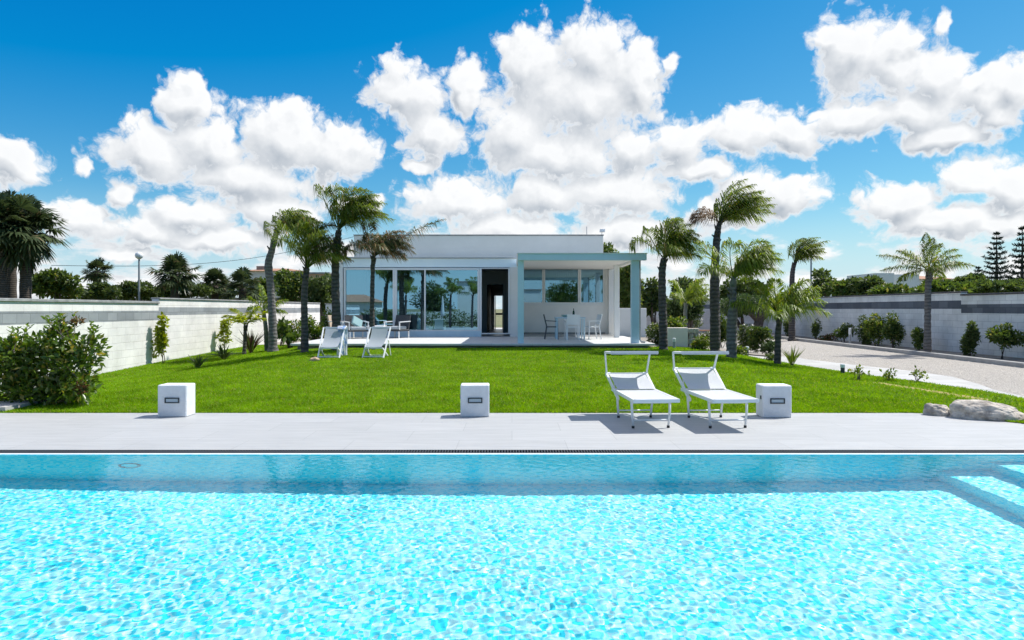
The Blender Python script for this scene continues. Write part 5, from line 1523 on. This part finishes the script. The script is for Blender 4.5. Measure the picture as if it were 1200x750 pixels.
foliage('crown', rng, sub_blobs(rng, (0, 0, 2.2), (2.0, 1.2, 1.7), 16), 5000, .2, 'leaf_dark', o, (0, 0, 0))
mb = MB(); mb.tube([(0, 0, 0), (.1, 0, 1.2), (0, .1, 2.2)], [.14, .11, .06], 8); mb.build('trunk', M['bark'], o, smooth=True)
tm = thing('tree', 'broad green tree behind the pool mirrored in the terrace window', 'tree', (5.2, -13, 0))
rng = np.random.default_rng(302)
foliage('crown', rng, sub_blobs(rng, (0, 0, 2.6), (2.3, 1.4, 1.8), 18), 5000, .22, 'leaf_mid', tm, (0, 0, 0))
mb = MB(); mb.tube([(0, 0, 0), (.1, 0, 1.2), (0, .1, 2.6)], [.16, .12, .06], 8); mb.build('trunk', M['bark'], tm, smooth=True)
sd = thing('shed', 'small white garden building mirrored left in the terrace window', 'shed', (1.4, -13, 0))
mb = MB(); mb.box(-1.4, 1.4, -2, 1, 0, 3.3); mb.build('wall', M['stucco'], sd)
mb = MB(); mb.bbox(-1.5, 1.5, -2.1, 1.1, 3.302, 3.42, .02); mb.build('roof', M['cap'], sd)
ps = thing('parasol', 'closed white parasol mirrored in the glass front', 'parasol', (-5.4, -3, 0))
mb = MB(); mb.tube([(0, 0, 0), (0, 0, 2.5)], .02, 8); mb.build('pole', M['paint'], ps)
mb = MB(); mb.lathe([(.16, .95), (.15, 1.2), (.10, 1.8), (.05, 2.4), (.01, 2.52)], (0, 0, 0), 10); mb.build('canopy', M['textile'], ps, smooth=True)
mb = MB(); mb.lathe([(.25, 0), (.25, .06), (.05, .09)], (0, 0, .002), 16); mb.build('base', M['paint'], ps)

# ------------------------------------------------------------------ sky with cumulus, sun, camera
SUN = Vector((.62, .30, 1.0)).normalized()
el = math.asin(SUN.z); rot = math.atan2(SUN.x, SUN.y)
W = bpy.data.worlds.new('World'); S.world = W; W.use_nodes = True
nt = W.node_tree; N = nt.nodes; Lk = nt.links
bg = N['Background']; bg.inputs['Strength'].default_value = .10
sky = N.new('ShaderNodeTexSky'); sky.sky_type = 'NISHITA'; sky.sun_disc = False; sky.sun_elevation = el; sky.sun_rotation = rot
sky.altitude = 200; sky.air_density = 1.0; sky.dust_density = .15; sky.ozone_density = 4.0
def vmath(op, a, b):
    n = N.new('ShaderNodeVectorMath'); n.operation = op; Lk.new(a, n.inputs[0]); n.inputs[1].default_value = b; return n.outputs[0]
# deep azure of a clear maritime sky
SKYC = vmath('MAXIMUM', vmath('ADD', vmath('MULTIPLY', sky.outputs[0], (.87, .92, .56)), (-1.25, -.50, 2.0)), (.01, .02, .02))


def mnode(op, *ins, clamp=False, tree=None):
    t = tree or nt
    n = t.nodes.new('ShaderNodeMath'); n.operation = op; n.use_clamp = clamp
    for i, v in enumerate(ins):
        if isinstance(v, (int, float)): n.inputs[i].default_value = v
        else: t.links.new(v, n.inputs[i])
    return n.outputs[0]
def ab(px, py):
    return math.atan((px - 600) / F) * F, math.atan2(H0 - py, math.hypot(F, px - 600)) * F
BL = [(222, 118, 38, 30), (175, 182, 58, 42), (250, 172, 60, 42), (335, 165, 72, 48), (395, 178, 52, 44), (290, 210, 95, 34), (225, 250, 62, 28), (320, 250, 60, 30), (180, 272, 60, 22), (265, 285, 70, 22),
      (18, 192, 48, 30), (0, 175, 22, 16), (101, 194, 15, 15), (80, 258, 52, 26), (146, 232, 22, 20), (150, 300, 40, 14),
      (476, 112, 52, 42), (505, 158, 42, 36), (490, 196, 22, 7), (545, 108, 28, 34), (620, 85, 48, 50), (695, 62, 55, 44), (690, 120, 92, 66), (745, 95, 42, 46), (785, 75, 12, 14), (600, 160, 56, 50), (660, 185, 100, 40),
      (740, 175, 50, 30), (545, 238, 84, 34), (640, 225, 70, 34), (720, 228, 84, 40), (800, 170, 52, 36), (868, 158, 62, 34), (930, 158, 48, 30), (600, 270, 110, 26), (740, 275, 90, 24), (820, 200, 56, 16),
      (1000, 62, 55, 46), (1050, 80, 58, 52), (1100, 95, 45, 40), (1060, 45, 30, 26), (1175, 130, 45, 26), (975, 48, 28, 22), (1106, 32, 18, 15), (1150, 112, 62, 40), (1075, 132, 90, 40), (1000, 138, 70, 32), (1195, 105, 40, 34), (1160, 92, 24, 20), (1110, 160, 80, 20),
      (1130, 212, 60, 28), (1055, 240, 64, 32), (1180, 222, 46, 40), (1105, 258, 90, 26), (925, 228, 46, 26), (880, 220, 46, 26), (850, 250, 60, 18), (420, 240, 34, 14), (1170, 260, 50, 20)]
gp = bpy.data.node_groups.new('cumulus', 'ShaderNodeTree')
gp.interface.new_socket('P', in_out='INPUT', socket_type='NodeSocketVector'); gp.interface.new_socket('D', in_out='OUTPUT', socket_type='NodeSocketFloat'); gp.interface.new_socket('B', in_out='OUTPUT', socket_type='NodeSocketFloat')
gi, go_ = gp.nodes.new('NodeGroupInput'), gp.nodes.new('NodeGroupOutput')
g_ = lambda op, *a, **k: mnode(op, *a, tree=gp, **k)
def gnoise(scale, detail, rough, src, sx=1, sy=1, z=0.0):
    mp = gp.nodes.new('ShaderNodeMapping'); mp.inputs['Scale'].default_value = (sx, sy, 1); mp.inputs['Location'].default_value = (0, 0, z)
    gp.links.new(src, mp.inputs['Vector'])
    n = gp.nodes.new('ShaderNodeTexNoise'); n.inputs['Scale'].default_value = scale; n.inputs['Detail'].default_value = detail; n.inputs['Roughness'].default_value = rough
    gp.links.new(mp.outputs[0], n.inputs['Vector']); return n
wn = gnoise(1 / 45, 3, .6, gi.outputs[0])
off_ = gp.nodes.new('ShaderNodeVectorMath'); off_.operation = 'SUBTRACT'; gp.links.new(wn.outputs['Color'], off_.inputs[0]); off_.inputs[1].default_value = (.5, .5, .5)
offs = gp.nodes.new('ShaderNodeVectorMath'); offs.operation = 'MULTIPLY'; gp.links.new(off_.outputs[0], offs.inputs[0]); offs.inputs[1].default_value = (44, 34, 0)
wp = gp.nodes.new('ShaderNodeVectorMath'); wp.operation = 'ADD'; gp.links.new(gi.outputs[0], wp.inputs[0]); gp.links.new(offs.outputs[0], wp.inputs[1])
cur = None
for (px, py, rx, ry) in BL:
    a, b = ab(px, py); c = math.cos(math.atan((px - 600) / F))
    s1 = gp.nodes.new('ShaderNodeVectorMath'); s1.operation = 'MULTIPLY_ADD'
    ix, iy = 1 / (rx * c * c * 1.24), 1 / (ry * c * 1.24)
    gp.links.new(wp.outputs[0], s1.inputs[0]); s1.inputs[1].default_value = (ix, iy, 0); s1.inputs[2].default_value = (-a * ix, -b * iy, 0)
    ln = gp.nodes.new('ShaderNodeVectorMath'); ln.operation = 'LENGTH'; gp.links.new(s1.outputs[0], ln.inputs[0])
    v = ln.outputs['Value']
    cur = v if cur is None else g_('SMOOTH_MIN', cur, v, .22)
D0 = g_('SUBTRACT', 1.0, cur)
D0 = g_('MAXIMUM', D0, -1.2)
n1 = gnoise(1 / 26, 7, .62, gi.outputs[0])
vo = gp.nodes.new('ShaderNodeTexVoronoi'); vo.feature = 'SMOOTH_F1'; vo.inputs['Scale'].default_value = 1 / 30; vo.inputs['Smoothness'].default_value = .35
try: vo.inputs['Detail'].default_value = 4.0; vo.inputs['Roughness'].default_value = .55; vo.inputs['Lacunarity'].default_value = 2.3; vo.normalize = True
except Exception: pass
gp.links.new(wp.outputs[0], vo.inputs['Vector'])
D1 = g_('MULTIPLY_ADD', g_('SUBTRACT', n1.outputs['Fac'], .5), .55, D0)
D1 = g_('MULTIPLY_ADD', g_('SUBTRACT', .19, vo.outputs['Distance']), 1.85, D1)
# scattered low clouds towards the horizon
spv = gp.nodes.new('ShaderNodeSeparateXYZ'); gp.links.new(gi.outputs[0], spv.inputs[0])
n2 = gnoise(1 / 80, 7, .6, gi.outputs[0], 1, 2.2, 5.0)
mrv = gp.nodes.new('ShaderNodeMapRange'); mrv.inputs['From Min'].default_value = 40; mrv.inputs['From Max'].default_value = 190; mrv.inputs['To Min'].default_value = -.44; mrv.inputs['To Max'].default_value = -.78
gp.links.new(spv.outputs['Y'], mrv.inputs['Value'])
D2 = g_('MULTIPLY', g_('ADD', n2.outputs['Fac'], mrv.outputs[0]), 2.6)
back = gp.nodes.new('ShaderNodeMapRange'); back.inputs['From Min'].default_value = 900; back.inputs['From Max'].default_value = 1500; back.inputs['To Max'].default_value = -1.2
gp.links.new(g_('ABSOLUTE', spv.outputs['X']), back.inputs['Value']); D2 = g_('ADD', D2, back.outputs[0])
gp.links.new(g_('MAXIMUM', D1, D2), go_.inputs[0])
gp.links.new(g_('MAXIMUM', D0, g_('MULTIPLY', D2, .8)), go_.inputs[1])

tc = N.new('ShaderNodeTexCoord'); sp = N.new('ShaderNodeSeparateXYZ'); Lk.new(tc.outputs['Generated'], sp.inputs[0])
az = mnode('MULTIPLY', mnode('ARCTAN2', sp.outputs['X'], sp.outputs['Y']), F)
elv = mnode('MULTIPLY', mnode('ARCSINE', sp.outputs['Z']), F)
cb = N.new('ShaderNodeCombineXYZ'); Lk.new(az, cb.inputs[0]); Lk.new(elv, cb.inputs[1])
G1 = N.new('ShaderNodeGroup'); G1.node_tree = gp; Lk.new(cb.outputs[0], G1.inputs[0])
sh = N.new('ShaderNodeVectorMath'); sh.operation = 'ADD'; Lk.new(cb.outputs[0], sh.inputs[0]); sh.inputs[1].default_value = (7, 14, 0)
G2 = N.new('ShaderNodeGroup'); G2.node_tree = gp; Lk.new(sh.outputs[0], G2.inputs[0])
def smooth(v, a, b):
    m = N.new('ShaderNodeMapRange'); m.interpolation_type = 'SMOOTHSTEP'; m.inputs['From Min'].default_value = a; m.inputs['From Max'].default_value = b
    Lk.new(v, m.inputs['Value']); return m.outputs[0]
alpha = smooth(G1.outputs[0], -.07, .27)
big = mnode('SUBTRACT', G1.outputs[1], G2.outputs[1]); fine = mnode('SUBTRACT', G1.outputs[0], G2.outputs[0])
lit = mnode('ADD', mnode('MULTIPLY_ADD', big, 1.15, .64), mnode('MULTIPLY', fine, .48), clamp=True)
thick = smooth(G1.outputs[0], .25, .9)
lit = mnode('SUBTRACT', lit, mnode('MULTIPLY', thick, .10), clamp=True)
lit = mnode('MAXIMUM', lit, mnode('MULTIPLY', mnode('SUBTRACT', 1.0, smooth(G1.outputs[0], .1, .5)), .8))
cc = N.new('ShaderNodeMix'); cc.data_type = 'RGBA'
CLOUD_LO, CLOUD_HI = (3.4, 3.75, 4.2, 1), (7.2, 7.25, 7.3, 1)
cc.inputs[6].default_value = CLOUD_LO; cc.inputs[7].default_value = CLOUD_HI; Lk.new(lit, cc.inputs['Factor'])
mx = N.new('ShaderNodeMix'); mx.data_type = 'RGBA'; Lk.new(mnode('MULTIPLY', alpha, .98), mx.inputs['Factor']); hz = N.new('ShaderNodeMix'); hz.data_type = 'RGBA'; Lk.new(mnode('SUBTRACT', 1.0, smooth(sp.outputs['Z'], -.02, .17)), hz.inputs['Factor'])
Lk.new(SKYC, hz.inputs[6]); hz.inputs[7].default_value = (4.3, 5.5, 6.2, 1)
Lk.new(hz.outputs[2], mx.inputs[6]); Lk.new(cc.outputs[2], mx.inputs[7])
# unseen broken cloud layer added overhead to make the fill light whiter
no = N.new('ShaderNodeTexNoise'); no.inputs['Scale'].default_value = 3.2; no.inputs['Detail'].default_value = 6; no.inputs['Roughness'].default_value = .6
Lk.new(tc.outputs['Generated'], no.inputs['Vector'])
ov = mnode('MULTIPLY', smooth(no.outputs['Fac'], .40, .60), smooth(sp.outputs['Z'], .52, .68))
mo = N.new('ShaderNodeMix'); mo.data_type = 'RGBA'; Lk.new(ov, mo.inputs['Factor']); Lk.new(mx.outputs[2], mo.inputs[6]); mo.inputs[7].default_value = (6.6, 6.6, 6.6, 1)
Lk.new(mo.outputs[2], bg.inputs['Color'])
try: W.cycles.sampling_method = 'MANUAL'; W.cycles.sample_map_resolution = 512
except Exception: pass

L = bpy.data.lights.new('sun', 'SUN'); L.energy = 4.4; L.angle = math.radians(.53); L.color = (1, .965, .90); L.cycles.is_caustics_light = True
so = bpy.data.objects.new('sun', L); COL.objects.link(so); so.location = (30, 15, 50); so.rotation_euler = SUN.to_track_quat('Z', 'Y').to_euler()

cam = bpy.data.cameras.new('camera'); cam.lens = 24; cam.sensor_width = 36; cam.shift_y = (H0 - 375) / 1200; cam.clip_start = .05; cam.clip_end = 10000
co = bpy.data.objects.new('camera', cam); COL.objects.link(co); co.location = (0, 0, EYE); co.rotation_euler = (PI / 2, 0, 0); S.camera = co

S.view_settings.view_transform = 'Standard'; S.view_settings.look = 'None'; S.view_settings.gamma = 1; S.view_settings.exposure = 0.5
S.render.engine = 'CYCLES'
S.cycles.use_denoising = True
S.cycles.caustics_refractive = True; S.cycles.caustics_reflective = False
S.cycles.max_bounces = 10; S.cycles.transparent_max_bounces = 12; S.cycles.diffuse_bounces = 6; S.cycles.glossy_bounces = 4
S.cycles.sample_clamp_indirect = 6
S.cycles.use_adaptive_sampling = True; S.cycles.adaptive_threshold = .02; S.cycles.adaptive_min_samples = 20
